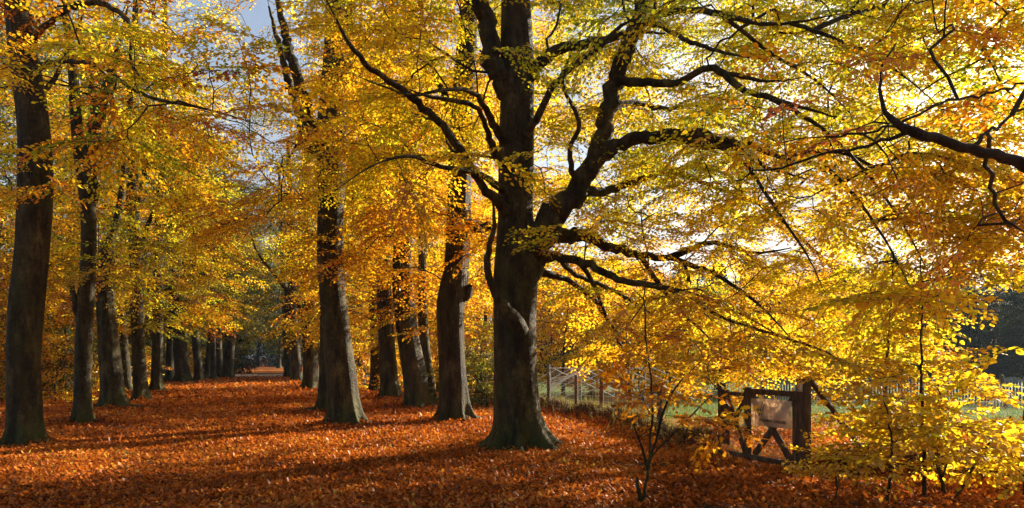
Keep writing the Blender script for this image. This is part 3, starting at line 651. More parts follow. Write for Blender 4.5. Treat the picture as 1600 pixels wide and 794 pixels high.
avenue('beech_tree', 244, 612, [(244, 614, 24), (244, 600, 19), (246, 540, 17), (247, 470, 16), (247, 400, 16), (250, 300, 14), (255, 180, 12), (258, 40, 9), (260, -60, 5)],
       'straight grey beech, fifth trunk of the left row', seed=5, ntar=170, crown=(4.6, 4.2, 15), hue=.36, scale=1.5, roots=[(-.3, 1.0, .08)])
avenue('beech_tree', 287, 598, [(287, 600, 34), (286, 585, 25), (283, 560, 23), (280, 530, 21), (274, 490, 19), (272, 440, 15), (275, 360, 13), (282, 240, 11), (290, 100, 8)],
       'stout grey beech with a swollen foot, sixth trunk of the left row', seed=6, ntar=170, crown=(5.2, 3.2, 17), leafmat=M_LEAF_SHADED, hue=.55, temps=T_FAR, scale=1.2, roots=[(-.4, 1.2, .1)], sides=22)
avenue('beech_tree', 310, 596, [(310, 598, 18), (310, 580, 15), (305, 520, 13), (303, 440, 11), (302, 340, 9), (300, 200, 7)], 'dark slender beech just beyond the swollen-footed trunk', seed=7, ntar=120, crown=(5, 5, 18), leafmat=M_LEAF_SHADED, hue=.45, temps=T_FAR, scale=1.3, sides=18)
avenue('beech_tree', 333, 594, [(333, 596, 11), (333, 560, 9), (332, 480, 8), (330, 380, 7), (330, 200, 5)], 'thin dark beech pole between two trunks of the left row', seed=8, ntar=90, crown=(5, 6, 18), leafmat=M_LEAF_SHADED, hue=.45, temps=T_FAR, scale=1.3, sides=14)
avenue('beech_tree', 357, 591, [(356, 593, 24), (356, 580, 19), (358, 550, 17), (361, 520, 16), (363, 490, 15), (360, 460, 11), (356, 420, 9), (352, 340, 7), (350, 240, 5)], 'black silhouetted beech with spreading arms beside the avenue', seed=9, ntar=120, crown=(6, 6, 20), leafmat=M_LEAF_SHADED, hue=.45, temps=T_FAR, scale=1.5, sides=18,
       stems=[[(362, 500, 9, 0), (374, 478, 7, -1), (388, 465, 5, -2), (402, 440, 4, -3)], [(361, 520, 7, 0), (372, 505, 6, 1), (380, 488, 5, 1), (386, 470, 3, 2)]])
# right row ----------------------------------------------------------
avenue('beech_tree', 711, 658, [(712, 660, 58), (711, 645, 50), (709, 610, 45), (706, 560, 43), (704, 510, 43), (704, 475, 45), (709, 445, 46), (713, 415, 40), (716, 360, 39), (718, 300, 37), (720, 230, 36), (724, 150, 34), (730, 60, 30), (734, -40, 24), (736, -160, 14)],
       'burred beech with deeply ridged bark and spread roots, next to the great forked beech', seed=11, ntar=190, crown=(3.8, 4.0, 12.5), hue=.64, bark=M_BARK_R, flare=.5, kroot=6, roots=[(-.5, .9, .1), (-.15, 1.2, .09), (-2.7, .5, .08)], amp=.1, sides=44,
       stems=[[(724, 460, 26, 0), (732, 452, 17, -.1), (735, 446, 8, -.15)], [(716, 340, 20, 0), (748, 356, 18, .1), (775, 352, 16, .2)], [(720, 180, 14, 0), (690, 140, 10, -.4), (670, 80, 8, -.6), (655, 0, 6, -.8)]])
avenue('beech_tree', 654, 637, [(655, 639, 50), (652, 620, 42), (647, 580, 38), (638, 530, 35), (632, 480, 33), (629, 430, 31), (629, 380, 28), (632, 330, 27), (635, 280, 24), (638, 200, 21), (642, 100, 17), (646, -20, 11)],
       'leaning dark beech with a kinked trunk beside the ridged beech', seed=12, ntar=190, crown=(4.0, 3.6, 13), hue=.64, flare=.45, roots=[(-2.6, .6, .08)],
       stems=[[(634, 300, 16, 0), (650, 285, 10, -.4), (668, 268, 8, -.8), (690, 240, 6, -1.2)], [(632, 265, 14, 0), (622, 210, 9, .3), (618, 140, 7, .5)]])
avenue('beech_tree', 672, 634, [(671, 636, 34), (671, 620, 27), (668, 590, 20), (664, 550, 17), (660, 480, 14), (660, 380, 12), (664, 250, 9), (668, 100, 6)], 'narrow beech half hidden behind the kinked trunk', seed=13, ntar=110, crown=(3.5, 4, 13), hue=.62, sides=20)
avenue('beech_tree', 610, 622, [(611, 624, 42), (609, 605, 33), (606, 570, 28), (603, 520, 26), (600, 460, 24), (599, 400, 22), (600, 330, 19), (604, 240, 16), (608, 120, 12), (612, 0, 7)],
       'olive-barked beech with a broad foot behind the kinked beech', seed=14, ntar=190, crown=(4.4, 3.2, 14.5), hue=.6, scale=1.4, roots=[(-.4, 1.0, .08)],
       stems=[[(600, 340, 12, 0), (584, 310, 9, -.5), (576, 270, 8, -.9), (560, 230, 6, -1.3)]])
avenue('beech_tree', 588, 612, [(588, 614, 24), (588, 595, 20), (587, 550, 18), (585, 480, 17), (583, 410, 16), (584, 330, 13), (590, 220, 10), (596, 80, 7)],
       'greenish thin beech left of the olive-barked beech', seed=15, ntar=170, crown=(4.6, 3.0, 16), hue=.58, scale=1.6, sides=20)
avenue('beech_tree', 566, 592, [(566, 594, 17), (566, 570, 13), (568, 520, 12), (570, 450, 11), (572, 340, 9), (576, 200, 6)], 'distant pale beech seen through the gap behind the big inner trunk', seed=16, ntar=130, crown=(6, 3.5, 20), hue=.5, temps=T_FAR, scale=1.5, sides=16)
# inner row ----------------------------------------------------------
g = np.random.default_rng(55)
avenue('beech_tree', 540, 664, [(541, 666, 66), (540, 650, 58), (537, 620, 52), (533, 580, 48), (527, 530, 45), (521, 470, 43), (517, 420, 41), (516, 360, 41), (518, 300, 42), (518, 250, 44), (518, 200, 46), (521, 150, 42), (524, 100, 38), (525, 40, 34), (524, -40, 28), (522, -180, 18)],
       'big dark beech with a tall leftward fork standing by the avenue', seed=17, ntar=200, crown=(4.2, 5.0, 13), hue=.66, flare=.45, kroot=6, roots=[(-.5, .6, .08), (-2.9, .6, .08)], sides=44, density=.9,
       stems=[[(506, 240, 26, 0), (490, 205, 20, -.1), (478, 170, 18, -.1), (466, 125, 18, -.2), (452, 80, 16, -.2), (440, 30, 14, -.2), (424, -40, 10, -.2)], [(490, 235, 12, .2), (478, 225, 16, .3), (468, 180, 14, .4), (452, 130, 12, .5), (436, 70, 12, .5), (420, 10, 10, .5)],
              [(530, 150, 24, 0), (540, 90, 22, .2), (546, 30, 18, .3), (550, -60, 12, .4)]])
avenue('beech_tree', 512, 643, [(511, 645, 42), (510, 630, 34), (512, 590, 28), (513, 540, 26), (511, 470, 24), (507, 400, 20), (504, 320, 16), (500, 200, 12)], 'shaded beech standing close behind the big dark forked beech', seed=18, ntar=120, crown=(3.8, 5, 13), hue=.5, roots=[(3.4, 2.0, .07)], sides=26)
avenue('beech_tree', 487, 608, [(487, 610, 38), (486, 595, 29), (485, 560, 24), (484, 500, 22), (482, 440, 19), (480, 380, 16), (478, 300, 13), (476, 180, 9)],
       'green-stained beech with a flared foot beside the avenue', seed=19, ntar=150, crown=(4.6, 3.8, 17), leafmat=M_LEAF_SHADED, hue=.55, temps=T_FAR, scale=1.2, roots=[(-2.6, 1.2, .1)], sides=24,
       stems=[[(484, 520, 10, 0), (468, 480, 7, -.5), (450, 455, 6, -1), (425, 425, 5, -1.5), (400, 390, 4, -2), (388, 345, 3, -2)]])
avenue('beech_tree', 464, 597, [(465, 599, 24), (464, 585, 18), (461, 550, 16), (458, 500, 14), (456, 430, 12), (454, 340, 9), (450, 220, 6)], 'dark beech, next inward from the green-stained one', seed=20, ntar=130, crown=(5, 4.5, 19), leafmat=M_LEAF_SHADED, hue=.45, temps=T_FAR, scale=1.3, sides=18,
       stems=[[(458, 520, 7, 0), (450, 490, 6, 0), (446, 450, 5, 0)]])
avenue('beech_tree', 450, 589, [(450, 591, 15), (449, 570, 12), (447, 520, 11), (444, 460, 9), (440, 360, 7), (436, 260, 5)], 'dark beech far down the right edge of the avenue', seed=22, ntar=120, crown=(6, 5.5, 22), leafmat=M_LEAF_SHADED, hue=.45, temps=T_FAR, scale=1.6, sides=14)

# ------------------------------------------------------------------ trees beyond: a few kinds, each copied whole
def proto(name, h, r0, z0, rr, n, temps, scale, hue, seed, leafmat=None, bark=None, cone=False, amp=.12, lean=.3):
    t = Tree(name, (0, 0), '', seed=seed, leafmat=leafmat, bark=bark); g = np.random.default_rng(seed)
    t.base[:] = 0; t.root.location = (0, 0, 0)
    zz = np.linspace(-.15, h * .97, 12); ph = g.uniform(0, 6, 2)
    c = np.array([[lean * math.sin(z / h * 3 + ph[0]), lean * math.sin(z / h * 2.3 + ph[1]), z, r0 * (1 - .88 * max(z, 0) / h)] for z in zz]); c[:, :2] -= c[0, :2]
    p = catmull(c, .3); V, Q = flared(p[:, :3], p[:, 3], 14, .5, 4, t.rng, t.base, .4); t.main = p
    link('trunk', new_mesh('trunk', V, Q, smooth=True), t.bark, t.root)
    k = p[:, 2] > min(.6, z0); t._nodes(p[k, :3], p[k, 3], pl0=1)
    a = g.uniform(0, 2 * math.pi, n); u = g.random(n); z = z0 + (h - z0) * u
    prof = (1 - u) ** .8 if cone else np.sin(math.pi * (u * .86 + .10)) ** .7
    r = rr * prof * g.uniform(.3, 1, n) ** .6
    tg = np.stack([r * np.cos(a), r * np.sin(a), z - .1 * r], -1)
    t.grow(tg, temps, scale=scale, hue=hue, hue_amp=amp, tip=.009, bf=.2, tiltn=.4, droop=.1 if not cone else .35)
    global NL; NL += t.nleaf
    return t.root
def copy_tree(o):
    c = o.copy(); COL.objects.link(c)
    for ch in list(o.children):
        k = ch.copy(); COL.objects.link(k); k.parent = c
    return c
USED = set()
def place(o, x, y, rz, s, label, group, cat='tree', name=None):
    c = o if o.name not in USED else None
    if c is None: c = copy_tree(o)
    else: pass
    USED.add(o.name) if c is o else None
    c.location = (x, y, float(gz(x, y)) - .03); c.rotation_euler = (0, 0, rz); c.scale = (s, s, s)
    tag(c, label, cat, group); return c
class Kind:
    def __init__(s, root): s.root = root; s.used = False
    def put(s, x, y, rz, sc_, label, group, cat='tree'):
        c = copy_tree(s.root) if s.used else s.root; s.used = True
        c.location = (x, y, float(gz(x, y)) - .03); c.rotation_euler = (0, 0, rz); c.scale = (sc_,) * 3
        tag(c, label, cat, group); return c
YB = [Kind(proto('young_beech', 7.0, .10, .8, 2.9, 150, T_FAR, 1.2, .48, 301, amp=.16)), Kind(proto('young_beech', 5.6, .08, .5, 2.6, 140, T_FAR, 1.1, .5, 302, M_LEAF_SHADED, amp=.16)), Kind(proto('young_beech', 8.5, .12, 1.4, 3.2, 170, T_FAR, 1.25, .66, 303))]
TB = [Kind(proto('woodland_beech', 21, .34, 4.5, 5.0, 190, T_VFAR, 1.0, .55, 311, M_LEAF_SHADED, lean=.6)), Kind(proto('woodland_beech', 24, .30, 6, 4.6, 180, T_VFAR, 1.05, .45, 312, M_LEAF_SHADED, lean=.8)), Kind(proto('woodland_beech', 22, .36, 3.0, 5.4, 210, T_VFAR, 1.05, .35, 313, M_LEAF_SHADED, lean=.7))]
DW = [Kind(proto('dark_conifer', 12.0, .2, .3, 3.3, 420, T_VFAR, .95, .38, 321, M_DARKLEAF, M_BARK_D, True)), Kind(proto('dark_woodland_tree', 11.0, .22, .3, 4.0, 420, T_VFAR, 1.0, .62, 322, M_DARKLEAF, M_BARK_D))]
BU = [Kind(proto('understory_bush', 2.0, .04, .1, 1.7, 70, T_FAR, .8, .42, 331, M_LEAF_SHADED)), Kind(proto('understory_bush', 2.6, .05, .15, 1.8, 80, T_FAR, .85, .62, 332))]

def at(px, d): return ((px - 800) / F * d, d)
g = np.random.default_rng(99)
GY = 'young beeches growing behind the avenue rows'
lst = [(-30, 27, 2, 1.0, 'golden young beech behind the carved trunk, at the left edge'), (66, 29, 1, .95, 'greenish young beech between the carved trunk and the forked slim trunk'), (140, 46, 1, 1.3, 'bushy greenish young beech deep behind the forked slim trunk'),
       (92, 44, 1, 1.5, 'tall olive young beech far behind the gap right of the carved trunk'), (205, 58, 1, 1.5, 'olive young beech behind the fourth trunk of the left row'), (258, 64, 1, 1.5, 'greenish young beech behind the gap after the fifth trunk'),
       (20, 38, 1, 1.2, 'greenish young beech far behind the carved trunk'), (325, 76, 1, 1.6, 'shaded young beech by the thin pole trunk'),
       (548, 62, 1, 1.4, 'green-gold young beech seen just right of the big dark forked trunk'), (588, 66, 1, 1.5, 'olive young beech far behind the greenish thin trunk'), (628, 44, 2, 1.0, 'orange-gold young beech between the olive trunk and the kinked trunk'),
       (685, 34, 0, 1.0, 'golden young beech filling the gap before the ridged trunk'), (748, 31, 2, 1.0, 'golden young beech between the ridged trunk and the great forked beech'), (760, 25, 1, .55, 'low green-gold young beech at the gap left of the great beech'),
       (880, 31, 0, .8, 'golden young beech just right of the great beech, behind the fence'), (985, 36, 2, .8, 'orange-gold young beech behind the rope net'), (1120, 38, 0, .85, 'golden young beech standing in the meadow behind the gate'),
       (1270, 37, 2, .75, 'golden young beech in the meadow right of the gate'), (925, 33, 2, .72, 'orange young beech between the fence posts and the dark wood'), (1050, 33, 0, .75, 'golden young beech behind the oak sapling'),
       (1190, 34, 2, .72, 'golden young beech directly behind the gate'), (1350, 35, 0, .8, 'golden young beech in the meadow behind the knotted sapling')]
for px, d, k, s, lab in lst:
    x, y = at(px, d); YB[k].put(x, y, g.uniform(0, 6), s, lab, GY)
GT = 'tall woodland beeches behind the avenue rows'
lst = [(98, 36, 0, .8, 'slender woodland beech between the forked slim trunk and the third trunk'), (199, 37, 1, .8, 'slender woodland beech between the third and fourth trunks'), (264, 50, 0, .85, 'slender woodland beech left of the swollen-footed trunk'), (322, 58, 1, .85, 'slender woodland beech beside the thin pole trunk'), (344, 66, 0, .9, 'slender woodland beech left of the black silhouetted beech'), (16, 31, 1, .8, 'slender woodland beech left of the carved trunk'),
       (-60, 34, 0, 1, 'tall woodland beech at the far left edge'), (95, 40, 1, 1, 'tall woodland beech behind the forked slim trunk'), (185, 52, 0, 1.05, 'tall woodland beech behind the third trunk of the left row'), (262, 66, 1, 1.1, 'tall woodland beech behind the fifth trunk of the left row'),
       (30, 55, 1, 1.1, 'tall woodland beech far behind the carved trunk'), (310, 85, 0, 1.1, 'tall woodland beech far behind the swollen-footed trunk'), (545, 56, 1, 1.0, 'tall woodland beech right behind the big dark forked trunk'), (600, 70, 0, 1, 'tall woodland beech behind the olive-barked trunk'),
       (665, 60, 1, .95, 'tall woodland beech behind the kinked trunk'), (745, 68, 0, .9, 'tall woodland beech behind the gap left of the great beech')]
for px, d, k, s, lab in lst:
    x, y = at(px, d); TB[k].put(x, y, g.uniform(0, 6), s, lab, GT)
# far avenue pairs, closing the view
for d in (78, 92, 108, 126, 150):
    for sd in (-1, 1):
        x = -.35 * d + sd * (4.9 if sd < 0 else 3.2) + g.normal(0, .3)
        TB[2].put(x, d + g.normal(0, 1), g.uniform(0, 6), .95, 'small far beech %s the distant end of the avenue' % ('on the left side of' if sd < 0 else 'on the right side of'), 'far beeches at the end of the avenue, ' + ('left' if sd < 0 else 'right'))
for k in range(9):
    x = -.352 * 185 + (k - 4) * 5.0; DW[k % 2].put(x + .352 * 30, 152 + g.uniform(-6, 6), g.uniform(0, 6), 1.9, 'dark tree closing the far end of the avenue', 'dark trees closing the avenue')
for k in range(10):  # beeches added on the sunward side to shade the avenue's far end
    d = 88 + k * 8; TB[2].put(-.35 * d + 9 + 4 * (k % 3), d, g.uniform(0, 6), 1.0, 'far beech added right of the distant avenue to shade it', 'added far beeches shading the distant avenue')
# dark wood beyond the meadow
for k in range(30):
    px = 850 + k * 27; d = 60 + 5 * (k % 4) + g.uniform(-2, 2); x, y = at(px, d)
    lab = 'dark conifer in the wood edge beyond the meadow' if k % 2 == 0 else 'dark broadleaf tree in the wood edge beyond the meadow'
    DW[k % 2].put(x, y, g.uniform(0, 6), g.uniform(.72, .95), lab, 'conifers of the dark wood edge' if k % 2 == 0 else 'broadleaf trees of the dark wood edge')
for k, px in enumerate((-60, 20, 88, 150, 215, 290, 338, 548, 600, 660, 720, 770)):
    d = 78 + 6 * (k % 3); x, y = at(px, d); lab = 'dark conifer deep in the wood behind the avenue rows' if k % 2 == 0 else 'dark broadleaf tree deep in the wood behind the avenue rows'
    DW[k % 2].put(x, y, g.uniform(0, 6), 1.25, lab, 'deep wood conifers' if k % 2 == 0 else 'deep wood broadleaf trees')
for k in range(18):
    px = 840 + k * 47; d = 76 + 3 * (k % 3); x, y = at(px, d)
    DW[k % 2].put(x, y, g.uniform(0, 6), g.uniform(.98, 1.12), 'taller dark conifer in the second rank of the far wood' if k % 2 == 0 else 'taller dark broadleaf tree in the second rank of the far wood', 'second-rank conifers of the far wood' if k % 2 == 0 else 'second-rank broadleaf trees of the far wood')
# understory bushes
lst = [(-20, 30, 0, 1.2, 'low green bush at the left edge behind the carved trunk'), (88, 27, 1, 1, 'low rusty bush left of the forked slim trunk'), (105, 36, 0, 1.3, 'low green bush far behind the forked slim trunk'), (196, 41, 1, 1, 'low rusty bush between third and fourth trunks of the left row'), (228, 56, 0, 1.3, 'low green bush between fourth and fifth trunks of the left row'),
       (266, 62, 1, 1.3, 'low rusty bush left of the swollen-footed trunk'), (330, 76, 0, 1.4, 'low dark bush behind the thin pole trunk'), (572, 38, 1, 1, 'low rusty bush left of the greenish thin trunk'), (685, 28, 0, .6, 'low green bush between the kinked and ridged trunks'), (748, 24.5, 0, .95, 'low yellow-green bush left of the great beech'), (640, 36, 1, 1, 'low rusty bush behind the kinked trunk')]
for px, d, k, s, lab in lst:
    x, y = at(px, d); BU[k].put(x, y, g.uniform(0, 6), s, lab, 'low bushes behind the avenue rows', 'bush')
for K in YB + TB + DW + BU: assert K.used

# ------------------------------------------------------------------ overhanging beech whose trunk stands just outside the frame
def offtree():
    global NL
    x0, y0 = 8.2, 6.2
    t = Tree('beech_tree', (x0, y0), 'dark heavy bough reaching in over the meadow side from a trunk past the right edge', seed=61)
    z = np.linspace(-.1, 15, 14); c = np.stack([x0 + .1 * np.sin(z * .4), y0 + .1 * np.cos(z * .3), z + t.base[2], .34 * (1 - .05 * z)], -1); p = catmull(c, .15); t.main = p
    V, Q = flared(p[:, :3], p[:, 3], 30, .5, 5, t.rng, t.base); link('trunk', new_mesh('trunk', V - t.base, Q, smooth=True), M_BARK, t.root)
    k = p[:, 2] > 3; t._nodes(p[k, :3], p[k, 3], pl0=2)
    def st(rows, **kw):
        c = np.array([[*r[:3], r[3]] for r in rows], float); p = catmull(c, .1); mb = MB()
        p[1:-1, :3] += t.rng.normal(0, .012, (len(p) - 2, 3)); tube(mb, p[:, :3], p[:, 3], 12, .12, t.rng.uniform(0, 6)); mb.build('limb', M_BARK_D, t.root, t.base, smooth=True); t._nodes(p[:, :3], p[:, 3], skip=3, pl0=1.5)
    def q(px, py, d, w): a = P(px, py, d); return (a[0], a[1], a[2], w / F * d / 2)
    st([(x0, y0, 2.75, .13), (7.0, 6.1, 2.85, .10), q(1740, 305, 6.1, 24), q(1660, 280, 6.1, 22), q(1600, 258, 6.1, 20), q(1540, 238, 6.1, 17), q(1480, 222, 6.1, 16), q(1430, 207, 6.1, 17), q(1412, 195, 6.1, 14), q(1392, 180, 6.1, 11), q(1380, 172, 6.15, 7), q(1374, 140, 6.2, 5), q(1380, 100, 6.3, 4), q(1400, 68, 6.4, 3)])
    st([q(1424, 206, 6.1, 9), q(1390, 214, 6.2, 6), q(1340, 232, 6.35, 5), q(1290, 240, 6.5, 4), q(1235, 256, 6.7, 4), q(1190, 268, 6.9, 3), q(1150, 282, 7.1, 2)])
    st([q(1418, 196, 6.1, 6), q(1390, 197, 6.4, 4), q(1340, 210, 6.8, 4), q(1290, 214, 7.2, 3)])
    st([q(1520, 230, 6.1, 7), q(1545, 205, 6.2, 5), q(1560, 196, 6.3, 5), q(1600, 172, 6.4, 4), q(1650, 150, 6.5, 3)])
    st([q(1410, 190, 6.1, 5), q(1470, 162, 6.3, 4), q(1530, 150, 6.5, 4), q(1600, 130, 6.7, 3)])
    tg = np.vstack([frustum_targets(np.random.default_rng(4), 42, 1120, 1660, 60, 330, 6.2, 8.2), frustum_targets(np.random.default_rng(9), 46, 1440, 1700, 225, 415, 7.5, 10.5), frustum_targets(np.random.default_rng(6), 90, 1380, 1800, -260, 60, 6.0, 9.5)])
    t.grow(tg, T_NEAR, scale=.85, hue=.62, hue_amp=.14, tip=.0035, density=.6, nside=.6); NL += t.nleaf
offtree()

# ------------------------------------------------------------------ saplings in the foreground
def sapling(name, px, py, rows, label, n, box, bark=None, temps=T_SAP, scale=1.0, hue=.45, seed=0, group=None, mat=None, stems=(), amp=.08, **kw):
    global NL
    d = D(py); t = Tree(name, G(px, py), label, 'sapling', group, bark=bark or M_BARK_D, seed=seed, leafmat=mat); t.base[2] += .0
    c = px_path(rows, d); c[0, 2] = t.base[2] - .05; p = catmull(c, .06); p[1:-1, :2] += t.rng.normal(0, .006, (len(p) - 2, 2)); t.main = p
    mb = MB(); tube(mb, p[:, :3], p[:, 3], 8, .1, seed); mb.build('trunk', bark or M_BARK_D, t.root, t.base, smooth=True)
    t._nodes(p[:, :3], p[:, 3], skip=4, pl0=.2, every=.12)
    for st in stems: t.stem(st, d, name='stem', sides=7, pl0=.4)
    x0, x1, y0, y1, a, b = box
    tg = frustum_targets(np.random.default_rng(seed), n, x0, x1, y0, y1, d + a, d + b)
    t.grow(tg, temps, scale=scale, hue=hue, hue_amp=amp, tip=.0022, rmax=.012, bf=.15, droop=.05, tiltn=.28, sides_big=5, step=.15, **kw); NL += t.nleaf
GS = 'beech saplings at the right front'
sapling('beech_sapling', 1375, 735, [(1363, 752, 11), (1368, 722, 7), (1378, 690, 6), (1380, 640, 5), (1384, 600, 5), (1388, 540, 4), (1392, 470, 3), (1396, 400, 2)], 'yellow beech sapling with a dark knotted foot, next right of the gate post', 24, (1300, 1450, 400, 700, -.9, 1.5), seed=401, group=GS, hue=.50, scale=.95)
sapling('beech_sapling', 1388, 790, [(1387, 794, 6), (1391, 750, 5), (1393, 700, 4), (1390, 660, 3), (1380, 620, 2)], 'short thin beech sapling with a straight dark stem, in front of the knotted one', 8, (1320, 1460, 620, 730, -.5, .8), seed=402, group=GS, hue=.48, scale=.8)
sapling('beech_sapling', 1443, 782, [(1444, 784, 8), (1444, 740, 7), (1443, 700, 6), (1441, 650, 5), (1440, 600, 5), (1439, 540, 4), (1440, 470, 3), (1438, 400, 2)], 'tallest yellow beech sapling with a straight upright stem', 27, (1370, 1515, 400, 710, -.8, 1.4), seed=403, group=GS, hue=.50, scale=.95)
sapling('beech_sapling', 1472, 778, [(1473, 780, 8), (1473, 755, 7), (1470, 742, 6), (1466, 720, 5), (1468, 680, 4), (1467, 640, 3), (1466, 600, 2)], 'yellow beech sapling with a crooked double stem', 17, (1410, 1560, 610, 740, -.6, 1.0), seed=404, group=GS, hue=.47, scale=.85,
        stems=[[(1473, 744, 5, 0), (1466, 735, 4, -.1), (1461, 715, 3, -.2), (1462, 690, 2, -.2)], [(1474, 742, 4, 0), (1482, 722, 3, .1), (1500, 708, 2, .2)]])
sapling('beech_sapling', 1487, 788, [(1486, 790, 7), (1496, 775, 6), (1510, 750, 5), (1518, 735, 5), (1535, 710, 4), (1548, 690, 4), (1560, 675, 3), (1580, 650, 2)], 'yellow beech sapling with a stem leaning far to the right', 20, (1500, 1640, 662, 750, -.8, 1.2), seed=405, group=GS, hue=.48, scale=.85)
sapling('beech_sapling', 1310, 785, [(1306, 788, 4), (1308, 765, 3), (1305, 740, 3), (1312, 715, 2)], 'knee-high beech seedling in front of the gate post', 10, (1275, 1350, 700, 750, -.3, .4), seed=406, group=GS, hue=.5, scale=.6)
sapling('beech_sapling', 1598, 780, [(1598, 782, 5), (1600, 740, 4), (1598, 690, 4), (1600, 640, 2)], 'beech sapling cut by the right edge of the photo', 15, (1560, 1680, 680, 760, -.6, 1.0), seed=407, group=GS, hue=.48, scale=.85)
sapling('oak_sapling', 1005, 794, [(1003, 796, 7), (1008, 765, 5), (1012, 738, 4.5), (1015, 715, 3.5), (1016, 680, 4), (1020, 640, 4), (1016, 580, 3), (1008, 520, 3), (1006, 440, 2)], 'young oak with orange lobed leaves and bare pale stems at the bottom centre', 46, (975, 1150, 470, 690, -.9, .9), temps=T_OAK, scale=.8, hue=.74, bark=M_BARK, seed=408, amp=.09,
        stems=[[(1012, 735, 5, 0), (1003, 700, 4, -.1), (992, 670, 3, -.2), (985, 640, 2, -.2)], [(1014, 720, 5, 0), (1025, 690, 4, .1), (1038, 640, 4, .2), (1060, 600, 3, .4), (1100, 560, 2, .6)], [(1013, 722, 4, 0), (1030, 700, 3, .0), (1070, 660, 3, -.1), (1110, 620, 2, -.2), (1150, 600, 1.6, -.3)], [(1000, 780, 7, 0), (996, 760, 6, -.1), (995, 745, 4, -.1)]],
        density=.75, nside=.5)

def sheet_mat():
    m, N, L, out = mat_new('notice_sheet'); tc = N.new('ShaderNodeTexCoord'); n = noise(N, L, tc.outputs['Object'], 5, 5, .6)
    r = ramp(N, [(.3, (.66, .50, .36)), (.55, (.80, .64, .48)), (.75, (.86, .72, .56))]); L.new(n.outputs[0], r.inputs[0])
    d = N.new('ShaderNodeBsdfDiffuse'); t = N.new('ShaderNodeBsdfTranslucent'); L.new(r.outputs[0], d.inputs[0]); L.new(r.outputs[0], t.inputs[0])
    x = N.new('ShaderNodeMixShader'); x.inputs[0].default_value = .55; L.new(d.outputs[0], x.inputs[1]); L.new(t.outputs[0], x.inputs[2]); L.new(x.outputs[0], out.inputs[0]); return m
M_BOARD = sheet_mat()
# ================================================================== gate
def timber_tex(): pass
gl = G(1127, 718); gr = G(1255, 745); gm = gl + (gr - gl) * .36
gate = empty('gate', [float(v) for v in (*(gl + (gr - gl) * .36)[:2], float(gz(gm[0], gm[1])))], 'dark wooden gate with crossed braces, wire mesh and a pink notice board', 'gate')
o = np.array(gate.location)
e = (gr - gl); e[2] = 0; Lg = np.linalg.norm(e); e /= Lg; nrm = np.array([e[1], -e[0], 0.])   # towards the camera
def gp(t, z, off=0.0):
    p = gl + e * Lg * t + nrm * off; p = p.copy(); p[2] = float(gz(p[0], p[1])) * 0 + z; return p
zt, zb = 1.18, .14
def piece(name, a, b, wd, th, parent=gate, mat=None, **kw):
    m = MB(); m.bar(a, b, wd, th, up=nrm, jit=.0015, **kw); return m.build(name, mat or M_TIMBER, parent, o)
piece('rail', gp(.33, zt), gp(.955, zt), .085, .06)
piece('rail', gp(.07, zt - .06), gp(.33, zt - .06), .06, .05)
piece('rail', gp(.02, zb), gp(.96, zb), .085, .07)
piece('upright', gp(.36, zb - .12), gp(.36, zt + .06, .0), .105, .07)
piece('upright', gp(.925, zb - .05), gp(.925, zt + .03), .09, .07)
piece('upright', gp(.075, zb - .05), gp(.075, zt + .0), .08, .07)
piece('brace', gp(.10, zt - .12, .012), gp(.34, zb + .04, .012), .09, .035)
piece('brace', gp(.33, zt - .10, -.025), gp(.12, zb + .45, -.025), .085, .035)
piece('brace', gp(.42, zt - .04, .012), gp(.90, zb + .02, .012), .11, .035)
piece('brace', gp(.885, zt - .06, -.025), gp(.43, zb + .04, -.025), .10, .035)
mb = MB()
for k in range(34):                                              # welded wire on the back of the gate
    tt = .09 + k * .0255; mb.bar(gp(tt, zb, -.05), gp(tt, zt, -.05), .003, .003)
for k in range(14):
    z = zb + k * .078; mb.bar(gp(.08, z, -.054), gp(.93, z, -.054), .003, .003)
mb.build('wire_mesh', M_WIRE, gate, o)
mb = MB(); mb.bar(gp(.365, .80, .055), gp(.365, .73, .055), .05, .02); m_ = mb.build('latch', M_METAL, gate, o)
mb = MB(); th = np.linspace(0, 2 * math.pi, 12)
mb.bar(gp(.352, .66, .06), gp(.352, .60, .06), .055, .03); tube(mb, [gp(.352, .665, .06) + e * .02 * math.cos(a) + np.array([0, 0, .035 * math.sin(a)]) for a in np.linspace(0, math.pi, 8)], [.005] * 8, 5)
mb.build('padlock', M_METAL, m_)
bpy.data.objects['padlock'].location = o * 0; bpy.data.objects['padlock'].data.transform(__import__('mathutils').Matrix.Translation(-Vector(o)))
# board with its lettering
s0, s1, z0s, z1s = .435, .90, .66, 1.075
mb = MB(); c = (gp((s0 + s1) / 2, (z0s + z1s) / 2, .045)); mb.box(c, (Lg * (s1 - s0), z1s - z0s, .012), ax=[e, [0, 0, 1], nrm])
board = mb.build('notice_board', M_SIGN, gate, o)
board.data.materials.clear(); board.data.materials.append(M_BOARD)
wS, hS = Lg * (s1 - s0), z1s - z0s
def sp(u, v, off=.0535): return gp(s0 + (s1 - s0) * u, z0s + hS * v, off)
mb = MB()
def stroke(m, pts, w0, w1):
    pts = [sp(*p) for p in pts]
    for i, (a, b) in enumerate(zip(pts[:-1], pts[1:])):
        w_ = (w0 + (w1 - w0) * i / max(1, len(pts) - 2)); m.bar(a, b, w_, .003, up=nrm)
stroke(mb, [(.13, .06), (.12, .40), (.12, .72)], .012, .009)
stroke(mb, [(.12, .68), (.16, .52), (.21, .36)], .016, .010)
stroke(mb, [(.21, .36), (.26, .62), (.31, .90)], .018, .008)
mb.build('logo_stroke', M_INK, board).parent = board
bpy.data.objects['logo_stroke'].data.transform(__import__('mathutils').Matrix.Translation(-Vector(o)))
